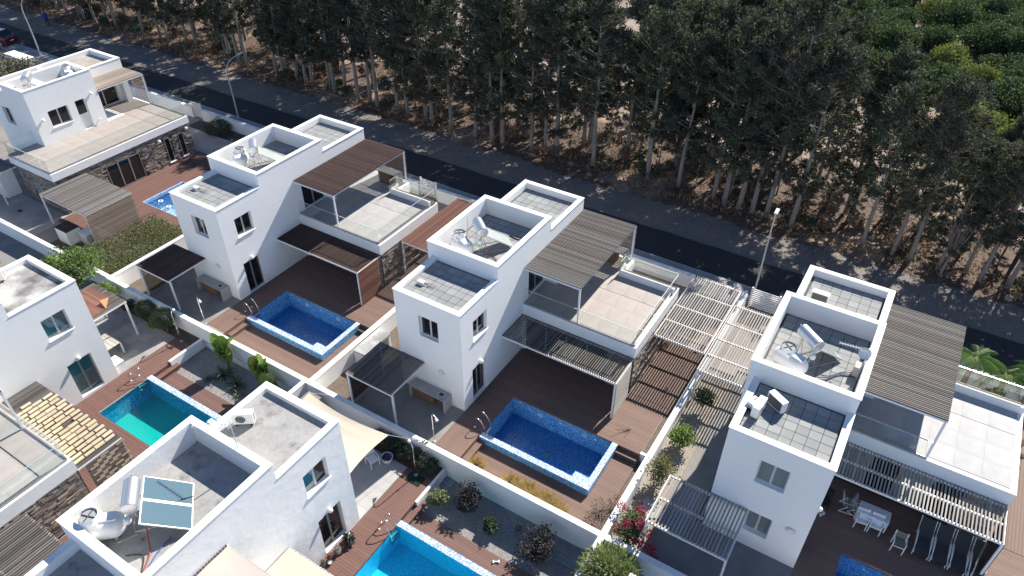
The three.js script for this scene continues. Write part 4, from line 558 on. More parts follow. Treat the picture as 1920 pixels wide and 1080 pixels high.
const ball = (r, ry, cy, hollow = 0.45) => () => { const a = rr(0, 6.283), b = Math.acos(rr(-1, 1)), k = Math.pow(rr(hollow, 1), 0.6) * rr(0.9, 1.06), s = [Math.sin(b) * Math.cos(a), Math.cos(b), Math.sin(b) * Math.sin(a)]; return [s[0] * r * k, cy + s[1] * ry * k, s[2] * r * k, s]; };
function clumps(r, ry, cy, n, cr) { const cs = []; for (let i = 0; i < n; i++) { const p = ball(r - cr * 0.7, ry - cr * 0.7, cy, 0.3)(); cs.push([p[0], p[1], p[2], cr * rr(0.7, 1.25)]); } return () => { const c = pick(cs), a = rr(0, 6.283), b = Math.acos(rr(-1, 1)), k = Math.pow(R(), 0.4) * c[3]; const s = [Math.sin(b) * Math.cos(a), Math.cos(b), Math.sin(b) * Math.sin(a)]; return [c[0] + s[0] * k, c[1] + s[1] * k * 0.85, c[2] + s[2] * k, s]; }; }
const barkM = M(0.24, 0.2, 0.17, { roughness: 0.95, bumpMap: nPlaster, bumpScale: 0.02 }), barkPale = M(0.3, 0.265, 0.23, { map: tex(64, 256, [0.5, 2.2], (u, v) => 0.65 + 0.4 * fbm(u, v * 0.4, 10, 4, 161)), roughness: 0.95, bumpMap: nPlaster, bumpScale: 0.02 });
function stemGeo(pts, r0, r1, seg = 7) { const c = new THREE.CatmullRomCurve3(pts.map(p => new THREE.Vector3(...p))), n = pts.length * 3, g = new THREE.TubeGeometry(c, n, 1, seg); const p = g.attributes.position, v = new THREE.Vector3(), k = new THREE.Vector3(); for (let i = 0; i < p.count; i++) { const t = Math.floor(i / (seg + 1)) / n; c.getPointAt(t, k); v.fromBufferAttribute(p, i).sub(k).multiplyScalar(r0 + (r1 - r0) * t).add(k); p.setXYZ(i, v.x, v.y, v.z); } g.deleteAttribute('uv2'); return g; }
function shrub(label, [x, y, z], r, ry, n, size, shades, o = {}) {
  const g = thing(o.name || 'shrub', label, o.cat || 'shrub', [x, y, z], o.group), h = o.stem ?? 0.1;
  const st = [stemGeo([[0, -0.05, 0], [0.02, h * 0.6, 0.01], [0, h + ry, 0]], 0.04 * (o.thick || 1), 0.012)]; for (let i = 0; i < 5; i++) { const a = i * 1.26 + rr(-0.4, 0.4); st.push(stemGeo([[0, h * 0.7, 0], [Math.cos(a) * r * 0.4, h + ry * 0.6, Math.sin(a) * r * 0.4], [Math.cos(a) * r * 0.75, h + ry * rr(0.9, 1.4), Math.sin(a) * r * 0.75]], 0.02, 0.006, 5)); }
  mesh(g, 'stem', join(st), barkM); mesh(g, 'foliage', leafCloud(n, size, o.clumps ? clumps(r, ry, h + ry, o.clumps, r * 0.42) : ball(r, ry, h + ry, o.hollow), shades, o), o.gloss ? leafGloss : leafM); return g;
}
const G = { deep: [[0.05, 0.084, 0.03], [0.068, 0.105, 0.034], [0.037, 0.062, 0.025]], mid: [[0.09, 0.154, 0.041], [0.119, 0.19, 0.05], [0.073, 0.128, 0.036]], lime: [[0.181, 0.281, 0.045], [0.236, 0.335, 0.064], [0.135, 0.217, 0.041]], dry: [[0.36, 0.25, 0.07], [0.44, 0.32, 0.1], [0.3, 0.2, 0.06]], twig: [[0.2, 0.15, 0.11], [0.15, 0.11, 0.085], [0.25, 0.19, 0.14]], purple: [[0.016, 0.012, 0.013], [0.022, 0.014, 0.016], [0.012, 0.011, 0.01]], varieg: [[0.179, 0.22, 0.081], [0.325, 0.341, 0.163], [0.065, 0.106, 0.033]], olive: [[0.154, 0.2, 0.064], [0.2, 0.226, 0.073], [0.119, 0.164, 0.05], [0.254, 0.164, 0.073]] };
R = mulberry(23);
shrub('dark round shrub under the long pale pergola path', [15.05, 0.15, -6.5], 0.62, 0.55, 1500, 0.07, G.deep, { stem: 0.5, clumps: 22 });
shrub('bright lime green shrub beside the white side wall', [15.05, 0.15, -3.75], 0.72, 0.55, 1600, 0.085, G.lime, { stem: 0.3, clumps: 22 });
shrub('sprawling yellow-green shrub near the pale patio pergola', [14.95, 0.1, -0.9], 0.85, 0.75, 1700, 0.07, [...G.olive, [0.2, 0.24, 0.06]], { stem: 0.4, clumps: 26 });
shrub('reddish leaf bush beside the bougainvillea', [15.0, 0.1, 1.3], 0.4, 0.35, 600, 0.05, [[0.2, 0.14, 0.06], [0.12, 0.15, 0.05], [0.26, 0.14, 0.08]], { stem: 0.1, clumps: 9 });
{ const b = shrub('bougainvillea bush with magenta flower clusters against the white wall', [15.0, 0.15, 2.5], 0.85, 0.8, 1900, 0.075, G.mid, { name: 'bougainvillea', cat: 'bush', stem: 0.2, clumps: 22 });
  for (const [x, y, z] of [[-0.7, 1.3, -0.5], [0.15, 1.6, -0.6], [0.3, 1.5, -0.1], [-0.1, 1.5, 0.3], [-0.5, 0.9, 0.35], [0.35, 1.0, 0.45], [0.75, 0.9, 0.5], [1.1, 0.7, 0.35], [0.85, 1.4, 0.2], [0.5, 1.75, 0.2], [1.35, 0.5, 0.55], [-0.2, 1.1, -0.1]]) { const q = mesh(b, 'flower_cluster', leafCloud(150, 0.065, ball(0.24, 0.2, 0, 0.2), [[0.38, 0.012, 0.07], [0.45, 0.03, 0.12], [0.28, 0.008, 0.05]], { long: 1.1 }), leafM, x, y, z); } }
{ const b = shrub('white flowering bush between the side wall and the bougainvillea', [14.7, 0.12, 1.65], 0.35, 0.4, 500, 0.05, [[0.6, 0.56, 0.5], [0.5, 0.45, 0.38], [0.1, 0.13, 0.05], [0.08, 0.1, 0.04]], { stem: 0.05 }); }
{ const g = thing('stepping_slab', 'grey stone slab leaning among the gravel by the bougainvillea', 'slab', [15.3, 0.22, 0.5]); mesh(g, 'slab', boxGeo(0.85, 0.05, 1.0), concrete, 0, 0.03, 0).rotation.y = 0.5; }
// feathery green bush at the bottom edge
{ const g = thing('feathery_bush', 'large feathery bright green bush at the bottom edge', 'bush', [15.15, -0.05, 4.95]); mesh(g, 'stem', stemGeo([[0, 0, 0], [0, 0.5, 0]], 0.08, 0.04), barkM); mesh(g, 'foliage', leafCloud(7000, 0.05, () => { const p = ball(1.3, 1.05, 0.95, 0.3)(); return p; }, [[0.19, 0.24, 0.065], [0.23, 0.28, 0.085], [0.16, 0.21, 0.055], [0.27, 0.32, 0.11]], { long: 4.5, align: 1.6 }), leafM); }
pergola(W0, 'corner of a pale slatted pergola at the bottom edge', { x0: 16.1, x1: 18.2, z0: 5.25, z1: 8, y: 2.4, pal: 'pale', sp: 0.14, w: 0.07, posts: [[16.2, 5.35]] });
// dry planting of the middle pool plot
R = mulberry(31);
function tuft(label, [x, y, z], n, h, spread, shades, group) { const g = thing('grass_tuft', label, 'grass tuft', [x, y, z], group), pos = [], c3 = []; for (let i = 0; i < n; i++) { const a = rr(0, 6.28), l = h * rr(0.5, 1.1), b = rr(0, 0.12), t = spread * rr(0.3, 1.1), cx = Math.cos(a), cz = Math.sin(a), w = 0.012, c = pick(shades); const P0 = [cx * b, 0, cz * b], P1 = [cx * (b + t * 0.45), l * 0.75, cz * (b + t * 0.45)], P2 = [cx * (b + t), l * rr(0.7, 1), cz * (b + t)]; const s = [-cz * w, 0, cx * w]; const q = (p, k) => [p[0] + s[0] * k, p[1], p[2] + s[2] * k]; for (const v of [q(P0, 1), q(P0, -1), q(P1, 1), q(P1, 1), q(P0, -1), q(P1, -1), q(P1, 1), q(P1, -1), P2]) { pos.push(...v); c3.push(...c); } } const k = new THREE.BufferGeometry(); k.setAttribute('position', new THREE.Float32BufferAttribute(pos, 3)); k.setAttribute('color', new THREE.Float32BufferAttribute(c3, 3)); k.computeVertexNormals(); mesh(g, 'blades', k, leafM); mesh(g, 'crown', new THREE.SphereGeometry(0.08, 8, 6), soilM, 0, 0.02, 0); return g; }
const yel = [['first', 6.9, 2.65], ['second', 8.9, 2.6], ['third', 9.35, 2.75], ['fourth', 9.8, 2.55], ['fifth', 10.3, 2.75], ['sixth', 10.8, 2.6], ['seventh', 11.3, 2.75], ['eighth', 11.7, 2.9]];
for (const [n, x, z] of yel) tuft(n + ' yellow dry grass tuft from the house along the front wall of the middle pool', [x, -0.52, z], 700, 0.85, 0.62, G.dry, 'dry grass along the front wall');
for (const [x, z, k] of [[13.1, 1.55, 'beside the pool corner'], [13.65, 0.9, 'against the white side wall'], [13.3, 2.6, 'in the corner of the front wall']]) { const g = thing('dry_shrub', 'leafless brown dry shrub ' + k, 'dead shrub', [x, -0.5, z], 'dead shrubs in the middle plot'); const st = []; for (let i = 0; i < 26; i++) { const a = rr(0, 6.28), e = rr(0.3, 0.75); st.push(stemGeo([[0, 0, 0], [Math.cos(a) * e * 0.4, e * 0.6, Math.sin(a) * e * 0.4], [Math.cos(a + 0.3) * e * 0.8, e * rr(0.7, 1.2), Math.sin(a + 0.3) * e * 0.8]], 0.01, 0.004, 4)); } mesh(g, 'twigs', join(st), barkM); mesh(g, 'dead_leaves', leafCloud(420, 0.04, ball(0.5, 0.4, 0.45, 0.2), G.twig), leafM); }
for (const [x, z, k] of [[12.9, -7.4, 'on the deck under the driveway pergola'], [12.4, -3.6, 'on the sunny deck near the side wall']]) { const g = thing('dry_branch', 'thin bare branch lying ' + k, 'branch', [x, 0.02, z]); const st = []; for (let i = 0; i < 9; i++) { const a = rr(-0.7, 0.7) + 2, l = rr(0.4, 1.1); st.push(stemGeo([[0, 0.02, 0], [Math.cos(a) * l * 0.5, rr(0.05, 0.2), Math.sin(a) * l * 0.5], [Math.cos(a) * l, rr(0.02, 0.35), Math.sin(a) * l]], 0.012, 0.004, 4)); } mesh(g, 'twigs', join(st), barkM); }
// gravel garden at the bottom
shrub('round variegated cream and green shrub in the gravel garden', [6.45, -0.5, 5.15], 0.5, 0.5, 1300, 0.075, G.varieg, { clumps: 20 });
shrub('tall dark purple shrub near the variegated one', [7.75, -0.5, 4.55], 0.72, 0.7, 1900, 0.075, G.purple, { clumps: 26 });
shrub('small dark green shrub in the middle of the gravel garden', [9.3, -0.5, 5.0], 0.42, 0.36, 900, 0.075, G.deep, { clumps: 12 });
shrub('wide dark purple shrub with pinkish tips in the gravel garden', [11.75, -0.5, 5.0], 0.95, 0.75, 2600, 0.075, [...G.purple, ...G.purple, [0.07, 0.04, 0.042]], { clumps: 30 });
shrub('tiny low plant in the gravel garden', [10.4, -0.5, 4.35], 0.16, 0.1, 120, 0.05, G.mid);
for (let i = 0; i < 7; i++) shrub(`${['first', 'second', 'third', 'fourth', 'fifth', 'sixth', 'seventh'][i]} dark hedge bush from the shade sail along the patio wall`, [2.0 + i * 0.55, -0.02, 4.0 + (i % 2) * 0.08], 0.42, 0.4, 800, 0.07, G.deep, { clumps: 12, group: 'hedge bushes along the patio wall' });
for (const [x, z, k, w] of [[6.0, 4.0, 'beside the hedge', 0.7], [13.1, 4.45, 'in the corner of the gravel garden', 1.1]]) { const g = thing('stepping_slab', 'grey paving slab ' + k, 'slab', [x, -0.5, z]); for (let i = 0; i < 3; i++) mesh(g, 'plank', boxGeo(w, 0.05, 0.2), paverM[i % 3], 0, 0.02, -0.22 + i * 0.22); }
{ const g = thing('dog_bone_toy', 'small white bone-shaped toy on the brown deck', 'toy', [10.4, -0.43, 6.25]); const b = new THREE.CylinderGeometry(0.03, 0.03, 0.22, 8); b.rotateZ(Math.PI / 2); const l = [b]; for (const q of [-0.12, 0.12]) for (const e of [-0.035, 0.035]) l.push(new THREE.SphereGeometry(0.045, 10, 8).translate(q, 0, e)); const m = mesh(g, 'bone', join(l), plasticWhite, 0, 0.03, 0); m.rotation.y = 0.6; }
// banana garden
R = mulberry(37);
function bladeGeo(L, w, curl, fold) { const n = 9, pos = [], idx = []; for (let i = 0; i <= n; i++) { const t = i / n, a = curl * t, y = L * (Math.sin(1.35 - a * 0.75) * t), r = L * Math.cos(1.35 - a * 0.75) * t, ww = w * Math.pow(Math.sin(Math.PI * Math.min(0.995, 0.1 + 0.9 * t)), 0.6); for (const k of [-1, 0, 1]) pos.push(r, y + Math.abs(k) * fold * ww, k * ww * 0.5); if (i) for (const k of [0, 1]) { const q = (i - 1) * 3 + k; idx.push(q, q + 1, q + 3, q + 1, q + 4, q + 3); } } const g = new THREE.BufferGeometry(); g.setAttribute('position', new THREE.Float32BufferAttribute(pos, 3)); g.setIndex(idx); g.computeVertexNormals(); return g; }
const banM = [[0.19, 0.31, 0.045], [0.14, 0.25, 0.04], [0.24, 0.37, 0.07], [0.1, 0.19, 0.035], [0.34, 0.33, 0.07]].map(c => P(...c, { roughness: 0.6, transmission: 0.3, thickness: 0 })), bl = [bladeGeo(1.0, 0.48, 0.35, 0.2), bladeGeo(0.85, 0.42, 0.7, 0.2), bladeGeo(1.15, 0.5, 0.15, 0.25)];
for (const [x, z, k, n, hh] of [[-9.2, 4.15, 'near the end planter wall', 24, 0.95], [-6.25, 4.1, 'near the corner of the garden walls', 26, 0.9], [-5.5, 4.35, 'in the very corner of the garden', 14, 0.25]]) { const g = thing('banana_plant', 'broad-leaved banana plant ' + k, 'plant', [x, -0.5, z], 'banana plants'); mesh(g, 'stalk', stemGeo([[0, 0, 0], [0.05, hh * 0.6, 0], [0, hh + 0.4, 0.03]], 0.09, 0.05), M(0.16, 0.17, 0.06)); for (let i = 0; i < n; i++) { const o = mesh(g, 'leaf', pick(bl), pick(banM), rr(-0.12, 0.12), hh * rr(0.35, 1.5), rr(-0.12, 0.12)); o.rotation.set(rr(-0.2, 0.2), i * 2.4 + rr(-0.3, 0.3), rr(-0.1, 0.32)); o.scale.setScalar(rr(0.85, 1.3)); } }
const agM = M(0.05, 0.075, 0.03, { roughness: 0.6 }), agM2 = M(0.12, 0.15, 0.05, { roughness: 0.6 }), sp = bladeGeo(0.75, 0.07, 0.9, 0.4);
for (const [x, z, k, s, m] of [[-8.95, 4.75, 'below the left banana plant', 1, agM], [-7.75, 4.85, 'in the middle of the banana garden', 0.95, agM], [-9.5, 5.35, 'at the left of the banana garden', 0.5, agM], [-7.15, 5.3, 'with yellow-green leaves near the deck', 0.55, agM2]]) { const g = thing('spiky_plant', 'spiky rosette plant ' + k, 'plant', [x, -0.52, z]); for (let i = 0; i < 34; i++) { const o = mesh(g, 'leaf', sp, m, 0, 0.03, 0); o.rotation.set(0, i * 2.4, rr(-1.0, 0.15)); o.scale.setScalar(s * rr(0.7, 1.1)); } }
shrub('round clipped bush on a stem, nearest the brown patio pergola', [-16.1, 0, 4.15], 0.58, 0.56, 2600, 0.055, [...G.mid, ...G.deep, [0.08, 0.11, 0.04]], { stem: 0.35, hollow: 0.6 });
shrub('larger round clipped bush behind the garden shower', [-14.35, 0, 4.2], 0.66, 0.62, 3000, 0.055, [...G.mid, [0.1, 0.135, 0.045], [0.07, 0.1, 0.03]], { stem: 0.4, hollow: 0.6 });
shrub('dark bush beside the covered patio pergola', [-17.7, 0, 4.2], 0.5, 0.42, 1200, 0.065, G.deep, { stem: 0.1, clumps: 14 });
shrub('small yellow-green plant between the clipped bushes', [-15.3, 0, 4.5], 0.25, 0.22, 300, 0.06, G.lime, {});
shrub('bright green bush at the end of the white front wall', [-19.6, 0, 4.4], 0.75, 0.7, 2200, 0.075, G.lime, { clumps: 24, stem: 0.2 });
shrub('large leafy lime green tree beside the left villa roof', [-22.4, 0, 4.5], 1.9, 1.15, 7000, 0.11, [...G.lime, ...G.mid], { name: 'garden_tree', cat: 'tree', clumps: 44, stem: 0.7, thick: 2 });
shrub('second lime green tree behind the roof at the left edge', [-28.2, 0, 7.2], 1.2, 1.0, 3000, 0.11, [...G.lime, ...G.mid], { name: 'garden_tree', cat: 'tree', clumps: 26, stem: 0.6, thick: 2 });
{ const g = mesh(scene, 'ground_cover', leafCloud(16000, 0.06, () => { const x = rr(-26.0, -20.75), z = rr(-3.4, 2.9); const d = fbm((x + 40) / 16, (z + 20) / 16, 8, 3, 171); if (x < -25.7 && z < 1) return null; return [x, -0.02 + R() * (0.2 + 0.75 * d), z, [0, 1, 0]]; }, [...G.olive, ...G.mid, [0.11, 0.14, 0.04], [0.09, 0.13, 0.035], [0.22, 0.13, 0.05]], { long: 2.2, align: 0.5 }), leafM); g.userData = { kind: 'stuff', label: 'overgrown green and rusty ground cover beside the tall slatted screen', category: 'ground cover' }; }
shrub('grassy bush in the bed by the far roadside wall', [-33.0, 0, -15.5], 1.2, 0.5, 2200, 0.05, [[0.07, 0.1, 0.04], [0.1, 0.13, 0.05], [0.05, 0.075, 0.03]], { stem: 0, long: 4 });
for (const [x, z, r, k] of [[-61, -13.5, 2.2, 'nearest the white boundary block'], [-57.5, -14.5, 1.7, 'nearest the far left roof'], [-66, -12.5, 2.5, 'at the left edge'], [-59.5, -11, 1.8, 'lowest, behind the far left roof']]) shrub('grey-green wild shrub ' + k, [x, 0, z], r, 0.75, 1800, 0.14, [[0.1, 0.11, 0.06], [0.07, 0.08, 0.045], [0.2, 0.19, 0.11]], { clumps: 26 });
{ const g = thing('boundary_block', 'white roadside wall block near the red car', 'wall', [-63.3, 0, -15.4]); W0.box(g, 'wall', white, -65.3, -61.6, 0, 1.0, -15.9, -14.8); W0.box(g, 'cap', cope, -65.32, -61.58, 1.0, 1.04, -15.92, -14.78); }
// palms behind the right terrace
const palmM = [[0.15, 0.26, 0.05], [0.2, 0.33, 0.07], [0.11, 0.2, 0.04]].map(c => P(...c, { roughness: 0.8, transmission: 0.35, thickness: 0 }));
function frondGeo(L) { const pos = [], nor = [], rib = t => { const a = 1.15 - 1.9 * t; return [L * t * 0.86 * (1 - 0.15 * t), L * (0.75 * t - 0.95 * t * t), 0]; }; for (let i = 1; i < 26; i++) { const t = i / 26, p = rib(t), l = 0.5 * Math.sin(Math.PI * (0.12 + 0.86 * t)); for (const s of [-1, 1]) { const tip = [p[0] + l * 0.45, p[1] - l * 0.65, s * l * 0.62], w = 0.022; pos.push(p[0] - w, p[1], 0, p[0] + w, p[1], 0, ...tip); nor.push(0, 1, 0, 0, 1, 0, 0, 1, 0); } } for (let i = 0; i < 12; i++) { const a = rib(i / 12), b = rib((i + 1) / 12); pos.push(a[0], a[1], -0.015, a[0], a[1], 0.015, b[0], b[1], 0); nor.push(0, 1, 0, 0, 1, 0, 0, 1, 0); } const g = new THREE.BufferGeometry(); g.setAttribute('position', new THREE.Float32BufferAttribute(pos, 3)); g.setAttribute('normal', new THREE.Float32BufferAttribute(nor, 3)); g.computeVertexNormals(); return g; }
const fr1 = frondGeo(1.7), fr2 = frondGeo(2.1);
for (const [x, z, h, k] of [[26.35, -15.0, 2.7, 'nearest the roof pergola'], [27.9, -14.8, 2.5, 'at the right edge of the frame'], [29.2, -15.3, 2.6, 'just outside the right villa terrace']]) { const g = thing('palm_tree', 'bright green palm behind the white terrace ' + k, 'palm', [x, 0, z], 'palms by the road'); mesh(g, 'trunk', stemGeo([[0, 0, 0], [0.04, h * 0.5, 0], [0, h, 0.02]], 0.16, 0.12, 9), barkM); for (let i = 0; i < 26; i++) { const o = mesh(g, 'frond', i % 2 ? fr1 : fr2, pick(palmM), 0, h + rr(-0.05, 0.15), 0); o.rotation.set(0, i * 2.4 + rr(-0.2, 0.2), rr(-0.45, 0.5)); o.scale.setScalar(rr(0.8, 1.1)); } }
shrub('low leafy bush in front of the palms', [27.6, 0, -13.2], 0.85, 0.6, 1500, 0.1, [...G.mid, ...G.olive], { clumps: 16, stem: 1.4 });
for (const x of [23.5, 24.8]) shrub(x < 24 ? 'green bush behind the right terrace rail, further from the palms' : 'green bush behind the right terrace rail, nearer the palms', [x, 0, -14], 0.9, 0.8, 1400, 0.1, G.mid, { clumps: 16 });

// ---------- garden furniture ----------
function shower(F, label, x, z, turn) { const g = thing('garden_shower', label, 'shower', [x, 0, z]); g.rotation.y = turn; const c = new THREE.CatmullRomCurve3([[0, 0, 0], [0, 1.2, 0], [0, 2.0, 0], [0.1, 2.15, 0], [0.32, 2.1, 0]].map(p => new THREE.Vector3(...p))); mesh(g, 'pipe', new THREE.TubeGeometry(c, 24, 0.025, 8), chrome); const hd = mesh(g, 'shower_head', new THREE.CylinderGeometry(0.045, 0.085, 0.2, 12), plasticWhite, 0.42, 2.04, 0); hd.rotation.z = 1.0; mesh(g, 'valve', new THREE.CylinderGeometry(0.045, 0.045, 0.1, 10), chrome, 0, 1.0, 0); mesh(g, 'base', new THREE.CylinderGeometry(0.09, 0.1, 0.04, 14), zinc, 0, 0.02, 0); }
shower(W0, 'slim garden shower beside the round clipped bush', -12.9, 4.35, 2.3); shower(W0, 'slim garden shower standing on the green mat', 4.75, 4.65, 2.6); shower(W0, 'slim garden shower on the grey patio of the left villa', -12.95, 2.55, -0.3); shower(W0, 'slim garden shower on the sunlit corner of the middle patio', 4.25, 2.5, -0.4);
{ const g = thing('grass_mat', 'rectangle of green artificial turf under the shower', 'mat', [4.85, 0, 4.85]); const o = mesh(g, 'backing', boxGeo(0.85, 0.014, 0.6), black, 0, 0.008, 0); mesh(g, 'turf', leafCloud(1500, 0.02, () => [rr(-0.42, 0.42), 0.014, rr(-0.29, 0.29), [0, 1, 0]], [[0.02, 0.13, 0.03], [0.025, 0.16, 0.04]], { align: 2 }), leafM); }
{ const g = thing('flower_pot', 'round white pot with a dark blue rim beside the sail chair', 'pot', [3.05, 0, 4.75]); mesh(g, 'pot', new THREE.LatheGeometry([[0, 0.02], [0.2, 0.02], [0.3, 0.34], [0.31, 0.38], [0.27, 0.38], [0.26, 0.3], [0, 0.3]].map(p => new THREE.Vector2(...p)), 24), plasticWhite); mesh(g, 'contents', leafCloud(160, 0.07, ball(0.22, 0.08, 0.36, 0.1), [[0.03, 0.04, 0.12], [0.02, 0.03, 0.07], [0.05, 0.05, 0.09]]), leafM); }
function chair(F, label, [x, y, z], turn, seatM, group) { const g = F.thing('patio_chair', label, 'chair', [x, y, z], group); g.rotation.y = turn; for (const [a, b] of [[-0.24, 0.24], [0.24, 0.24], [-0.24, -0.24], [0.24, -0.24]]) { const o = mesh(g, 'leg', boxGeo(0.04, b > 0 ? 0.64 : 0.92, 0.04), plasticWhite, a, b > 0 ? 0.32 : 0.46, b); } for (const a of [-0.24, 0.24]) mesh(g, 'armrest', boxGeo(0.05, 0.03, 0.5), plasticWhite, a, 0.655, 0.02); mesh(g, 'seat', boxGeo(0.46, 0.03, 0.46), seatM, 0, 0.43, 0); for (let i = 0; i < 5; i++) mesh(g, 'back_slat', boxGeo(0.44, 0.06, 0.02), seatM, 0, 0.55 + i * 0.08, -0.23); mesh(g, 'rail', boxGeo(0.48, 0.04, 0.04), plasticWhite, 0, 0.41, 0.23); }
chair(W0, 'white chair half under the beige shade sail', [2.55, 0, 5.25], 1.3, plasticWhite);
chair(FC, 'white-framed chair standing alone near the right pool', [7.98, 0.01, -3.35], 0.05, M(0.2, 0.18, 0.15));
chair(FC, 'white-framed chair at the near end of the cloth-covered table', [6.35, 0.01, -3.75], 0.15, plasticWhite); chair(FC, 'white-framed chair tucked under the middle of the cloth-covered table', [6.95, 0.01, -3.8], 0.05, plasticWhite);
{ const F = FC, g = F.thing('patio_table', 'white table by the pale pergola draped with a bluish white cloth', 'table', [6.75, 0, -4.15]); F.box(g, 'tabletop', plasticWhite, 6.1, 7.4, 0.71, 0.75, -4.5, -3.85); for (const x of [6.14, 7.36]) for (const z of [-4.46, -3.89]) F.box(g, 'leg', plasticWhite, x - 0.03, x + 0.03, 0.005, 0.71, z - 0.03, z + 0.03);
  const c = F.thing('tablecloth', 'bluish white cloth thrown over the patio table', 'tablecloth', [6.75, 0.75, -4.15]); cloth(c, 'cloth', M(0.62, 0.66, 0.74, { roughness: 0.9 }), F, (a, b) => { const x = 6.18 + a * 1.15, t = b * 1.0, over = Math.max(0, t - 0.68); return [x + 0.02 * Math.sin(b * 9), 0.762 + 0.012 * Math.sin(a * 24 + b * 5) - over * 0.9, -4.48 + Math.min(t, 0.66) + over * 0.25 + 0.02 * Math.sin(a * 20)]; }); }
{ const F = FC; for (const [x, k, t] of [[5.75, 'furthest from the loungers', 0.5], [6.2, 'next to the table', 0.1]]) { const g = F.thing('wire_chair', 'white wire-mesh lounge chair ' + k, 'chair', [x, 0.01, -4.35]); g.rotation.y = t + 1.2; const mk = (a, b, r = 0.012) => { const A = new THREE.Vector3(...a), B = new THREE.Vector3(...b), o = mesh(g, 'leg', new THREE.CylinderGeometry(r, r, A.distanceTo(B), 6), plasticWhite); o.position.copy(A).lerp(B, 0.5); o.quaternion.setFromUnitVectors(new THREE.Vector3(0, 1, 0), B.sub(A).normalize()); }; for (const q of [-0.28, 0.28]) { mk([q, 0, 0.4], [q, 0.42, 0.1], 0.018); mk([q, 0, -0.4], [q, 0.42, -0.1], 0.018); mk([q, 0, -0.4], [q, 0, 0.4], 0.018); }
    const wires = []; for (let i = 0; i <= 8; i++) { const a = -0.3 + i * 0.075; wires.push(stemGeo([[a, 0.42, 0.28], [a, 0.4, -0.1], [a, 0.52, -0.28], [a, 0.85, -0.38]], 0.006, 0.006, 4)); } for (let i = 0; i <= 8; i++) { const t2 = i / 8, y = t2 < 0.5 ? 0.41 : 0.41 + (t2 - 0.5) * 0.88, z = 0.28 - (t2 < 0.5 ? t2 * 1.1 : 0.55 + (t2 - 0.5) * 0.3); wires.push(stemGeo([[-0.3, y, z], [0, y - 0.02, z], [0.3, y, z]], 0.006, 0.006, 4)); } mesh(g, 'mesh_seat', join(wires), M(0.6, 0.63, 0.72)); } }
{ const sling = M(0.05, 0.05, 0.055, { roughness: 0.8 }); ['nearest the lone chair', 'second from the lone chair', 'third from the lone chair', 'furthest from the lone chair'].forEach((k, i) => { const F = FC, x = 8.9 + i * 0.71, g = F.thing('sun_lounger', 'white-framed dark sling sun lounger ' + k, 'sun lounger', [x, 0, -4.15], 'sun loungers under the pale pergola'); for (const q of [-0.3, 0.3]) { F.tube(g, 'side_frame', plasticWhite, [[x + q, 0.34, -3.3], [x + q, 0.36, -4.2], [x + q, 0.42, -4.6], [x + q, 0.8, -5.1]], 0.022, 20); F.tube(g, 'armrest', plasticWhite, [[x + q, 0.03, -3.45], [x + q, 0.42, -3.75], [x + q, 0.56, -4.3], [x + q, 0.4, -4.75]], 0.02, 16); F.bar(g, 'leg', plasticWhite, [x + q, 0.005, -3.45], [x + q, 0.34, -3.55], 0.02); F.bar(g, 'leg', plasticWhite, [x + q, 0.005, -4.75], [x + q, 0.4, -4.55], 0.02); } cloth(g, 'sling', sling, F, (a, b) => { const t = b, z = -3.32 - t * 1.75, y = t < 0.6 ? 0.345 - 0.02 * Math.sin(a * 3.14) : 0.345 + (t - 0.6) * 1.1; return [x - 0.28 + a * 0.56, y, z]; }, 6, 16); }); }
{ const g = FC.thing('plant_stand', 'cluster of pots and a dark stand by the right villa wall', 'pots', [4.75, 0, -3.6]); for (const [x, z] of [[4.6, -3.4], [4.75, -3.3], [4.85, -3.45]]) mesh(g, 'pot', new THREE.CylinderGeometry(0.07, 0.055, 0.12, 12), plasticWhite, ...FC.rel(g, x, 0.07, z)); for (let i = 0; i < 3; i++) FC.box(g, 'stand', black, 4.5, 4.95, 0.3 + i * 0.35, 0.33 + i * 0.35, -4.2, -3.7); for (const x of [4.52, 4.93]) FC.box(g, 'upright', black, x - 0.015, x + 0.015, 0.005, 1.1, -3.74, -3.7); }
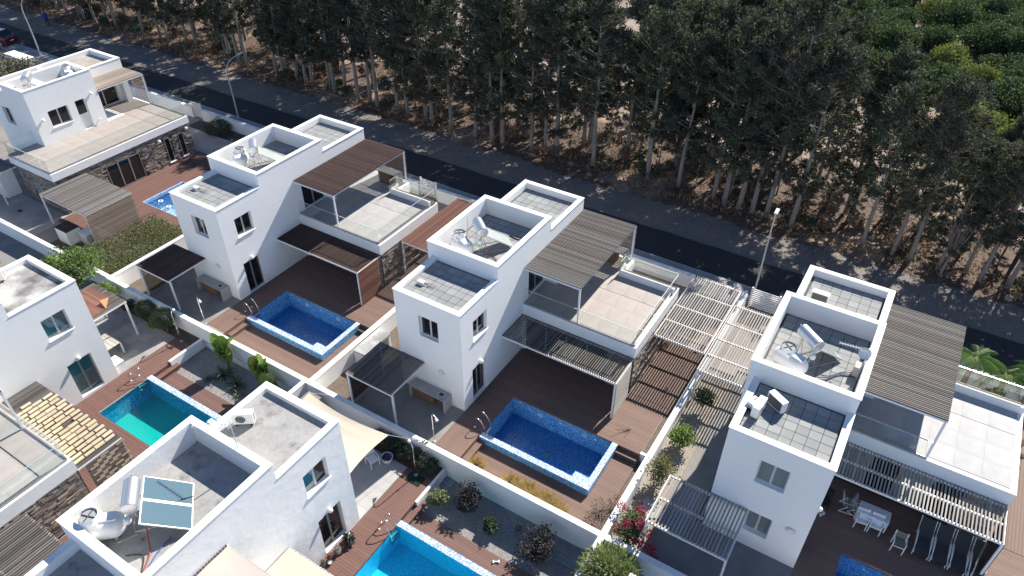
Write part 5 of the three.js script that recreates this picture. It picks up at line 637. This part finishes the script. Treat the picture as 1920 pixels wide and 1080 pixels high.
// pots at the door of the solar panel villa
{ const put = (label, x, z, r, h, m, shades) => { const g = thing('flower_pot', label, 'pot', [x, 0, z]); mesh(g, 'pot', new THREE.LatheGeometry([[0, 0.01], [r * 0.7, 0.01], [r, h], [r * 0.9, h], [r * 0.85, h * 0.85], [0, h * 0.85]].map(p => new THREE.Vector2(...p)), 16), m); if (shades) mesh(g, 'plant', leafCloud(140, 0.05, ball(r * 1.1, r * 1.2, h + r * 0.7, 0.1), shades), leafM); };
  put('white metal pot with dry flowers beside the glass door', 4.45, 9.75, 0.14, 0.3, plasticWhite, [[0.4, 0.38, 0.32], [0.2, 0.2, 0.15]]); put('red flowering pot beside the glass door', 4.35, 10.2, 0.11, 0.2, M(0.2, 0.06, 0.04), [[0.4, 0.05, 0.06], [0.1, 0.14, 0.05]]); put('small white pot on the deck below the glass door', 4.5, 10.35, 0.1, 0.16, plasticWhite, null); put('white bowl at the house end of the row of pots', 4.3, 10.55, 0.11, 0.14, cope, [[0.06, 0.08, 0.03], [0.3, 0.3, 0.25]]);
  const g = thing('garden_gear', 'dark tangle of garden gear leaning beside the glass door', 'garden gear', [4.5, 0, 9.1]); for (let i = 0; i < 3; i++) { const t = mesh(g, 'hoop', new THREE.TorusGeometry(0.2, 0.02, 8, 22), i === 1 ? plasticWhite : black, rr(-0.05, 0.1), 0.28 + i * 0.12, -0.15 + i * 0.15); t.rotation.set(rr(-0.6, 0.6), rr(0, 3), 0); } mesh(g, 'bundle', leafCloud(260, 0.09, ball(0.24, 0.3, 0.32, 0.1), [[0.02, 0.02, 0.02], [0.03, 0.035, 0.03], [0.05, 0.05, 0.05]]), leafM); }
// slatted table and counter under the left villa
{ const F = LD, g = F.thing('slatted_table', 'white slatted table on the left patio', 'table', [2.2, 0, 0.75]); for (let i = 0; i < 14; i++) F.box(g, 'slat', pick(WX.pale), 1.5, 2.95, 0.74, 0.77, 0.2 + i * 0.085, 0.265 + i * 0.085); for (const z of [0.2, 1.36]) F.box(g, 'apron', plasticWhite, 1.48, 2.97, 0.66, 0.738, z - 0.025, z + 0.025); for (const x of [1.52, 2.93]) for (const z of [0.2, 1.36]) F.box(g, 'leg', plasticWhite, x - 0.035, x + 0.035, 0.006, 0.658, z - 0.035, z + 0.035); const b = F.thing('plinth', 'low white masonry plinth beside the left patio', 'plinth', [3.9, 0, 0.5]); F.box(b, 'body', white, 3.45, 4.2, 0.005, 0.55, 0.05, 0.6); F.box(b, 'cap', cope, 3.43, 4.22, 0.55, 0.59, 0.04, 0.62); }
{ const g = thing('pump_box', 'dark grey louvred pump housing behind the shade sail', 'pump', [-2.35, 0, 4.3]); W0.box(g, 'body', darkGrey, -2.75, -1.95, 0, 1.0, 4.0, 4.6); W0.box(g, 'lid', M(0.22, 0.21, 0.2), -2.8, -1.9, 1.0, 1.05, 3.95, 4.65); for (let i = 0; i < 6; i++) W0.box(g, 'louvre', black, -1.95, -1.93, 0.2 + i * 0.12, 0.26 + i * 0.12, 4.05, 4.55); }
{ const g = thing('stone_bench', 'grey stone slab bench against the white side wall', 'bench', [-2.6, 0, -0.7]); W0.box(g, 'slab', concreteDirty, -3.0, -2.1, 0.9, 1.02, -1.9, 0.3); W0.box(g, 'side', white, -2.98, -2.12, 0, 0.898, 0.1, 0.28); W0.box(g, 'side', white, -2.98, -2.12, 0, 0.898, -1.88, -1.7); }
{ const g = thing('clothes_pegs', 'row of small white and black socks drying on the wall top', 'laundry', [4.1, 1.1, 3.5]); for (let i = 0; i < 12; i++) { const o = mesh(g, 'sock', boxGeo(0.06, 0.035, 0.2), i > 7 && i % 2 ? black : plasticWhite, -0.42 + i * 0.085, 0.03, rr(-0.03, 0.03)); o.rotation.y = rr(-0.7, 0.7); } }

// ---------- street ----------
function streetLamp(label, x, z, h, arm, headDown) { const g = thing('street_lamp', label, 'street lamp', [x, 0, z], 'street lamps along the road'); const pts = arm > 0.5 ? [[0, 0, 0], [0, h * 0.5, 0], [0, h * 0.86, -0.02], [0, h * 0.95, -arm * 0.3], [0, h, -arm]] : [[0, 0, 0], [0, h * 0.5, 0], [0, h * 0.9, 0], [0, h, -arm]]; mesh(g, 'pole', stemGeo(pts, 0.075, 0.04, 9), M(0.5, 0.51, 0.5, { roughness: 0.5, metalness: 0.3 })); const hd = mesh(g, 'lamp_head', boxGeo(0.2, 0.1, 0.5), M(0.55, 0.58, 0.62, { roughness: 0.5 }), 0, h + 0.02, -arm - 0.18); hd.rotation.x = 0.15; mesh(hd, 'lens', boxGeo(0.16, 0.02, 0.36), M(0.7, 0.72, 0.75, { roughness: 0.2 }), 0, -0.06, 0); mesh(g, 'base', new THREE.CylinderGeometry(0.11, 0.12, 0.3, 10), M(0.45, 0.46, 0.45), 0, 0.2, 0); }
streetLamp('grey street lamp beside the slatted gate on the right', 14.39, -17.95, 6.1, 0.12); streetLamp('curved grey street lamp in the middle of the road wall', -33.6, -18.3, 5.6, 1.6); streetLamp('tall curved street lamp near the red car', -64.1, -17.8, 6.2, 1.2);
{ // red car at the top left
  const g = thing('parked_car', 'dark red hatchback parked at the top left edge', 'car', [-72.0, 0.004, -17.6]); g.rotation.y = 0.25; // local +x = rear
  const side = (pts, w, b) => { const e = new THREE.ExtrudeGeometry(new THREE.Shape(pts.map(p => new THREE.Vector2(...p))), { depth: w - 2 * b, bevelEnabled: true, bevelSize: b, bevelThickness: b, bevelSegments: 3, curveSegments: 8 }); e.translate(0, 0, -(w - 2 * b) / 2); return e; };
  const red = P(0.12, 0.01, 0.013, { roughness: 0.35, clearcoat: 0.8, clearcoatRoughness: 0.1 });
  mesh(g, 'body', side([[-2.0, 0.35], [-2.05, 0.65], [-1.9, 0.85], [-1.0, 0.95], [1.75, 0.98], [2.0, 0.85], [2.02, 0.4], [1.7, 0.28], [-1.7, 0.28]], 1.7, 0.1), red); mesh(g, 'cabin', side([[-1.05, 0.95], [-0.45, 1.42], [1.1, 1.45], [1.7, 0.98]], 1.45, 0.12), paneDark); mesh(g, 'roof', side([[-0.5, 1.42], [-0.3, 1.5], [1.0, 1.52], [1.2, 1.44]], 1.35, 0.06), red);
  const rw = mesh(g, 'rear_window', boxGeo(0.02, 0.45, 1.15), paneDark, 1.47, 1.22, 0); rw.rotation.z = 0.72; mesh(g, 'number_plate', boxGeo(0.02, 0.12, 0.48), plasticWhite, 2.13, 0.62, 0); for (const z of [-0.66, 0.66]) mesh(g, 'tail_light', boxGeo(0.06, 0.2, 0.26), M(0.35, 0.02, 0.015, { roughness: 0.2 }), 2.08, 0.82, z); mesh(g, 'bumper', boxGeo(0.1, 0.22, 1.6), M(0.1, 0.012, 0.013), 2.08, 0.42, 0); for (const x of [-1.3, 1.3]) for (const z of [-0.78, 0.78]) { const w = new THREE.CylinderGeometry(0.31, 0.31, 0.2, 20); w.rotateX(Math.PI / 2); const k = mesh(g, 'wheel', w, black, x, 0.31, z); const q = new THREE.CylinderGeometry(0.18, 0.18, 0.21, 12); q.rotateX(Math.PI / 2); mesh(k, 'rim', q, zinc); } }
{ // person walking on the verge
  const g = thing('person', 'person in a bright blue top and dark trousers walking on the gravel verge', 'person', [-73.1, 0, -24.1]); g.rotation.y = 1.2;
  const J = { hip: [0, 0.92, 0], chest: [0, 1.32, 0.02], neck: [0, 1.5, 0.02], head: [0, 1.64, 0.05], ls: [0.19, 1.42, 0], rs: [-0.19, 1.42, 0], le: [0.26, 1.14, -0.06], re: [-0.26, 1.14, 0.08], lw: [0.27, 0.9, 0.04], rw: [-0.26, 0.92, 0.22], lh: [0.1, 0.9, 0], rh: [-0.1, 0.9, 0], lk: [0.11, 0.5, 0.12], rk: [-0.11, 0.5, -0.02], la: [0.11, 0.09, 0.08], ra: [-0.11, 0.12, -0.3], lt: [0.12, 0.04, 0.22], rt: [-0.12, 0.04, -0.18], lf: [0.27, 0.8, 0.07], rf: [-0.26, 0.84, 0.28] };
  const bones = [['hip', 'chest', 0.14, 0.17], ['chest', 'neck', 0.15, 0.06], ['neck', 'head', 0.055, 0.1], ['ls', 'rs', 0.075, 0.075], ['ls', 'le', 0.062, 0.048], ['le', 'lw', 0.046, 0.034], ['lw', 'lf', 0.034, 0.028], ['rs', 're', 0.062, 0.048], ['re', 'rw', 0.046, 0.034], ['rw', 'rf', 0.034, 0.028], ['lh', 'lk', 0.095, 0.06], ['lk', 'la', 0.058, 0.04], ['rh', 'rk', 0.095, 0.06], ['rk', 'ra', 0.058, 0.04], ['la', 'lt', 0.042, 0.04], ['ra', 'rt', 0.042, 0.04], ['lh', 'rh', 0.11, 0.11]];
  const N = 72, mc = new MarchingCubes(N, leafM, false, false, 60000); mc.isolation = 0; const a = new THREE.Vector3(), b = new THREE.Vector3(), p = new THREE.Vector3(), S = 0.95;
  const B = bones.map(([u, v, r0, r1]) => [new THREE.Vector3(...J[u]), new THREE.Vector3(...J[v]), r0, r1]);
  for (let z = 0; z < N; z++) for (let y = 0; y < N; y++) for (let x = 0; x < N; x++) { p.set((x - N / 2) / (N / 2) * S, (y - N / 2) / (N / 2) * S + 0.88, (z - N / 2) / (N / 2) * S); let d = 9; for (const [A, C, r0, r1] of B) { a.subVectors(C, A); b.subVectors(p, A); const t = Math.max(0, Math.min(1, b.dot(a) / a.lengthSq())); const e = b.addScaledVector(a, -t).length() - (r0 + (r1 - r0) * t), k = 0.03, h = Math.max(0, Math.min(1, 0.5 + 0.5 * (d - e) / k)); d = d * (1 - h) + e * h - k * h * (1 - h); } mc.field[z * N * N + y * N + x] = -d; }
  mc.update(); const n = mc.count, ps = mc.positionArray.slice(0, n * 3), c3 = new Float32Array(n * 3); for (let i = 0; i < n; i++) { const x = ps[i * 3] * S, y = ps[i * 3 + 1] * S + 0.88, z = ps[i * 3 + 2] * S; ps[i * 3] = x; ps[i * 3 + 1] = y; ps[i * 3 + 2] = z; const c = y > 1.7 || (y > 1.55 && z < 0.03) ? [0.02, 0.015, 0.012] : y > 1.5 ? [0.4, 0.24, 0.17] : y > 0.88 && !(Math.abs(x) > 0.2 && y < 0.94) ? [0.01, 0.09, 0.5] : Math.abs(x) > 0.2 ? [0.4, 0.24, 0.17] : y > 0.1 ? [0.025, 0.028, 0.035] : [0.03, 0.03, 0.03]; c3.set(c, i * 3); }
  const k = new THREE.BufferGeometry(); k.setAttribute('position', new THREE.BufferAttribute(ps, 3)); k.setAttribute('normal', new THREE.BufferAttribute(mc.normalArray.slice(0, n * 3), 3)); k.setAttribute('color', new THREE.BufferAttribute(c3, 3)); k.computeVertexNormals(); mesh(g, 'body', k, leafM);
}

// ---------- the belt of trees ----------
R = mulberry(101);
const treeGreens = [[0.05, 0.054, 0.03], [0.062, 0.067, 0.038], [0.038, 0.043, 0.025], [0.088, 0.09, 0.055], [0.048, 0.06, 0.028], [0.07, 0.062, 0.038]];
function crownGeo(seed, h, low, wide, n, loose) { // sprays of fine foliage along limbs that leave a straight trunk
  R = mulberry(seed); const limbs = [], wood = [];
  for (let i = 0; i < 64; i++) { const t = Math.pow(rr(0, 1), 0.95), y = low + (h - low) * t * 0.96, a = i * 2.4 + rr(-0.5, 0.5), L = wide * (0.35 + 0.75 * Math.sin(Math.PI * Math.min(1, 0.22 + 0.76 * t))) * rr(0.65, 1.2), up = rr(0.15, 0.75) + t * 0.3; const A = [0, y, 0], B = [Math.cos(a) * L * 0.55, y + up * L * 0.4, Math.sin(a) * L * 0.55], C = [Math.cos(a + 0.25) * L, y + up * L * 0.9, Math.sin(a + 0.25) * L]; limbs.push([A, B, C]); wood.push(stemGeo([A, B, C], 0.045, 0.008, 4)); }
  const cl = []; for (const [A, B, C] of limbs) { const m = 3 + Math.floor(R() * 4); for (let j = 0; j < m; j++) { const t = rr(0.3, 1.08), u = t < 0.5 ? [A, B, t * 2] : [B, C, t * 2 - 1], c = [0, 1, 2].map(k => u[0][k] + (u[1][k] - u[0][k]) * u[2]); cl.push([c[0] + rr(-0.2, 0.2), c[1] + rr(-0.1, 0.25), c[2] + rr(-0.2, 0.2), rr(0.22, 0.46), [C[0] - A[0], C[1] - A[1] + 0.4, C[2] - A[2]]]); } }
  for (let i = 0; i < 14; i++) cl.push([rr(-0.3, 0.3), h + rr(-1.6, 0.2), rr(-0.3, 0.3), 0.4, [0, 1, 0]]);
  const place = () => { const c = pick(cl), a = rr(0, 6.283), b = Math.acos(rr(-1, 1)), k = Math.pow(R(), 0.55) * c[3], l = Math.hypot(...c[4]) || 1; return [c[0] + Math.sin(b) * Math.cos(a) * k, c[1] + Math.cos(b) * k * 0.8, c[2] + Math.sin(b) * Math.sin(a) * k, c[4].map(v => v / l)]; };
  return [leafCloud(n, 0.095, place, treeGreens, { long: 2.6, align: loose }), join(wood)];
}
const crowns = [[1, 12.6, 2.8, 1.9, 9300, 0.7], [2, 13.4, 3.2, 2.2, 9900, 0.9], [3, 11.6, 2.2, 2.0, 9000, 0.6], [4, 14.0, 3.6, 2.1, 9700, 0.8], [5, 12.2, 1.8, 1.7, 8300, 1.0]].map(a => [...crownGeo(a[0] + 500, ...a.slice(1)), a[1]]);
R = mulberry(77);
const trunks = crowns.map(([, , h], i) => stemGeo([[0, -0.2, 0], [rr(-0.05, 0.05), h * 0.25, rr(-0.05, 0.05)], [rr(-0.1, 0.1), h * 0.55, rr(-0.1, 0.1)], [0, h * 0.97, 0]], 0.19, 0.03, 8));
const front = [[-81.7, -28.5], [-80.4, -28.4], [-77.6, -28.1], [-75.9, -28.2], [-73, -28.1], [-71.9, -28], [-69.5, -27.9], [-68.1, -28.5], [-65.4, -27.9], [-66.1, -29.7], [-60.8, -28.2], [-58.1, -28.5], [-56.7, -28.4], [-54.4, -29.1], [-52.4, -28.9], [-46, -28.2], [-44.7, -28.2], [-43, -27.9], [-39.1, -28.2], [-37.3, -27.6], [-35.8, -28], [-34.6, -27.9], [-33.6, -27.8], [-31.4, -28.1], [-30.7, -27.9], [-29.3, -27.9], [-27.4, -27.6], [-25.9, -27.7], [-24.7, -27.3], [-22.2, -27.3], [-21, -27.3], [-19, -27.5], [-18.1, -27.2], [-15.9, -27.2], [-13.3, -27.1], [-11.6, -27.1], [-10.7, -27.4], [-7.8, -27.5], [-6.6, -27.8], [-5.5, -27.8], [-2.1, -27.9], [2.5, -28.4], [5.1, -28.5], [8.1, -28], [9.1, -27.7], [10.2, -27.7], [11.2, -27.8], [12.3, -27.8], [14.2, -27.4], [17.6, -30.3], [19.1, -27.3], [21.1, -27.5], [22.2, -27.3], [24, -27.4], [25.6, -27.8], [26.5, -27.3], [28.1, -27.5], [29.6, -27.7], [31.5, -27.6], [33.5, -27.8], [36, -27.5]];
let treeNo = 0;
const crownM = [[0.84, 0.9, 0.76], [0.66, 0.82, 0.56], [1, 0.96, 0.76], [0.58, 0.68, 0.54], [0.78, 1, 0.56]].map(c => P(...c, { vertexColors: true, roughness: 1, transmission: 0.4, thickness: 0 }));
function tree(x, z, label, s = 1, group) { const k = Math.floor(R() * crowns.length), c = crowns[k], g = thing('conifer_tree', label, 'tree', [x, -0.01, z], group), q = s * rr(0.9, 1.08); g.rotation.y = rr(0, 6.28); g.rotation.z = rr(-0.03, 0.03); g.rotation.x = rr(-0.03, 0.03); g.scale.set(q * rr(0.92, 1.1), q, q * rr(0.92, 1.1)); mesh(g, 'trunk', trunks[k], barkPale); const cr = mesh(g, 'crown', c[0], pick(crownM)); mesh(cr, 'limbs', c[1], barkM); treeNo++; return g; }
front.forEach(([x, z], i) => tree(x, z, 'tall dark feathery conifer in the front row of the belt along the road', x > 23 ? 0.78 : x > 17 ? 0.9 : x < -50 ? 0.95 : 1.06, 'conifers in the front row along the road'));
for (let x = -96; x < 34; x += x < 4 ? 3.3 : 2.7) { const near = x + rr(-0.9, 0.9), z = rr(-33.5, -30.6); tree(near, z, 'tall dark feathery conifer standing behind the front row of the belt', near > 19 ? rr(0.6, 0.72) : rr(0.88, 1.0), 'conifers behind the front row'); }
for (let x = -100; x < 32; x += x > 0 ? 2.6 : 5.5) tree(x + rr(-1.2, 1.2), rr(-40, -36), 'tall dark conifer at the back of the tree belt', x > 14 ? rr(0.45, 0.6) : 1.05, 'conifers at the back of the belt');
for (const [x, z] of [[-4.2, -31.4], [-0.4, -30.8], [0.8, -33.6], [3.6, -31.6], [6.6, -31.2]]) tree(x, z, 'tall dark feathery conifer standing behind the front row of the belt', 1, 'conifers behind the front row');
for (let i = 0; i < 56; i++) { const x = -92 + i * 2.25 + rr(-0.8, 0.8); tree(x, rr(-32.5, -28.9), 'young dark conifer filling a gap between the taller trunks', rr(0.3, 0.5), 'young conifers between the trunks'); }
// leafless small tree at the right
{ const g = thing('bare_tree', 'small leafless grey tree at the right end of the belt', 'tree', [24.2, 0, -26.6]); R = mulberry(9); const st = [stemGeo([[0, 0, 0], [0.05, 0.9, 0], [0.1, 1.8, 0]], 0.1, 0.06)]; for (let i = 0; i < 34; i++) { const a = rr(0, 6.28), l = rr(1.2, 3.4), sp2 = rr(0.15, 0.42); st.push(stemGeo([[0.1, 1.2 + rr(0, 0.6), 0], [0.1 + Math.cos(a) * l * sp2 * 0.6, 1.7 + l * 0.5, Math.sin(a) * l * sp2 * 0.6], [0.1 + Math.cos(a) * l * sp2, 1.8 + l, Math.sin(a) * l * sp2]], 0.02, 0.005, 4)); } mesh(g, 'branches', join(st), barkPale); }
// undergrowth, dry grass and litter below the trees
R = mulberry(55);
{ const g = leafCloud(26000, 0.085, () => { const x = rr(-95, 36), z = -26.2 - Math.pow(R(), 1.4) * 9; const d = fbm(((x + 200) / 60) % 1, ((z + 200) / 60) % 1, 24, 3, 181); if (d < 0.47) return null; return [x, -0.01 + R() * 0.45 * (d - 0.3) * 3, z, [0, 1, 0]]; }, [[0.34, 0.22, 0.11], [0.24, 0.14, 0.075], [0.4, 0.28, 0.14], [0.15, 0.09, 0.055], [0.12, 0.12, 0.05]], { long: 3.5, align: 0.8 }); const o = mesh(scene, 'dry_undergrowth', g, leafM); o.userData = { kind: 'stuff', label: 'dry brown grass and weeds below the tree belt', category: 'dry grass' };
  const h = leafCloud(22000, 0.05, () => { const x = rr(-90, 34), z = rr(-27.6, -23.0); if (R() < (z + 27.6) / 4.8) return null; return [x, 0.005, z, [1, 0.1, 0]]; }, [[0.12, 0.085, 0.06], [0.2, 0.15, 0.1], [0.3, 0.24, 0.18], [0.08, 0.06, 0.045]], { long: 2, align: 0.2 }); const q = mesh(scene, 'leaf_litter', h, leafM); q.userData = { kind: 'stuff', label: 'brown leaf litter and twigs on the edge of the verge', category: 'leaf litter' }; }
for (let i = 0; i < 70; i++) { const x = rr(-85, 32), z = rr(-31.5, -27.2); shrub('low brown weedy bush among the conifer trunks', [x, -0.02, z], rr(0.5, 1.1), rr(0.35, 0.7), 420, 0.1, i % 2 ? [...G.twig, [0.3, 0.2, 0.1]] : [...G.deep, [0.1, 0.12, 0.05]], { name: 'weed_bush', cat: 'bush', group: 'weedy bushes among the trunks', clumps: 9, long: 2.2 }); }
{ const rg = [0, 1, 2].map(i => { const g = new THREE.IcosahedronGeometry(1, 1), p = g.attributes.position; for (let k = 0; k < p.count; k++) { const v = new THREE.Vector3().fromBufferAttribute(p, k), s = 0.75 + 0.5 * hash(Math.round(v.x * 50), Math.round(v.y * 50) + Math.round(v.z * 50) * 7, i); p.setXYZ(k, v.x * s, v.y * s * 0.6, v.z * s); } g.computeVertexNormals(); return g; }); for (let i = 0; i < 60; i++) { const r = rr(0.1, 0.26), x = rr(-80, 30), z = rr(-27.2, -25.6), o = mesh(scene, numbered('field_stone'), pick(rg), pick(stoneC), x, r * 0.25, z); o.scale.setScalar(r); o.rotation.y = rr(0, 6); tag(o, 'pale field stone lying along the edge of the tree belt', 'stone', 'field stones along the tree belt'); } }
// fallen pole
{ const g = thing('fallen_pole', 'thin pale pole lying at the foot of the trees', 'pole', [-29, 0.05, -26.9]); W0.bar(g, 'pole', barkPale, [-32.8, 0.08, -27.0], [-27.4, 0.1, -26.9], 0.05); }
// citrus orchard beyond the belt
R = mulberry(66);
const citrus = [0, 1, 2].map(i => { R = mulberry(700 + i); return leafCloud(8500, 0.12, clumps(2.35, 1.85, 2.0, 60, 0.75), [[0.04, 0.075, 0.018], [0.055, 0.1, 0.022], [0.03, 0.06, 0.015], [0.08, 0.125, 0.026]], { long: 1.5 }); });
const citrusLime = leafCloud(7500, 0.12, clumps(2.0, 1.7, 1.9, 50, 0.7), [[0.16, 0.2, 0.03], [0.22, 0.26, 0.04], [0.1, 0.14, 0.025]], { long: 1.5 });
const trunkS = stemGeo([[0, -0.1, 0], [0.05, 0.8, 0], [0, 1.8, 0]], 0.14, 0.06);
R = mulberry(67);
function orchardTree(x, z, m, label, s) { const g = thing('orchard_tree', label, 'tree', [x, -0.01, z], m === citrusLime ? 'lime green orchard trees' : 'dark green orchard trees'); g.rotation.y = rr(0, 6.28); g.scale.set(s, s * rr(0.9, 1.1), s); mesh(g, 'trunk', trunkS, barkM); mesh(g, 'crown', m, leafM); }
for (let r = 0; r < 11; r++) for (let c = 0; c < 14; c++) { const z = -49 - r * 5.2, x = 33 - c * 4.7 + (r % 2) * 2 - r * 0.4; if (x > 14 && z > -60 && x < 20) continue; if (x < -12 && r < 4) continue; if (R() < 0.05) continue; const lime = R() < 0.12; orchardTree(x + rr(-0.8, 0.8), z + rr(-0.8, 0.8), lime ? citrusLime : pick(citrus), lime ? 'yellow-green tree among the dark orchard trees' : 'round dark green citrus tree in the orchard beyond the belt', rr(0.95, 1.4)); }
for (const [x, z, s] of [[24.5, -46.5, 1.15], [22.6, -52, 1.0], [26.8, -41.5, 1.05], [28.5, -47, 1.1], [8, -44, 0.9], [-4, -46, 1]]) orchardTree(x, z, citrusLime, 'yellow-green orchard tree just beyond the conifer belt', s);

renderer.render(scene, camera);
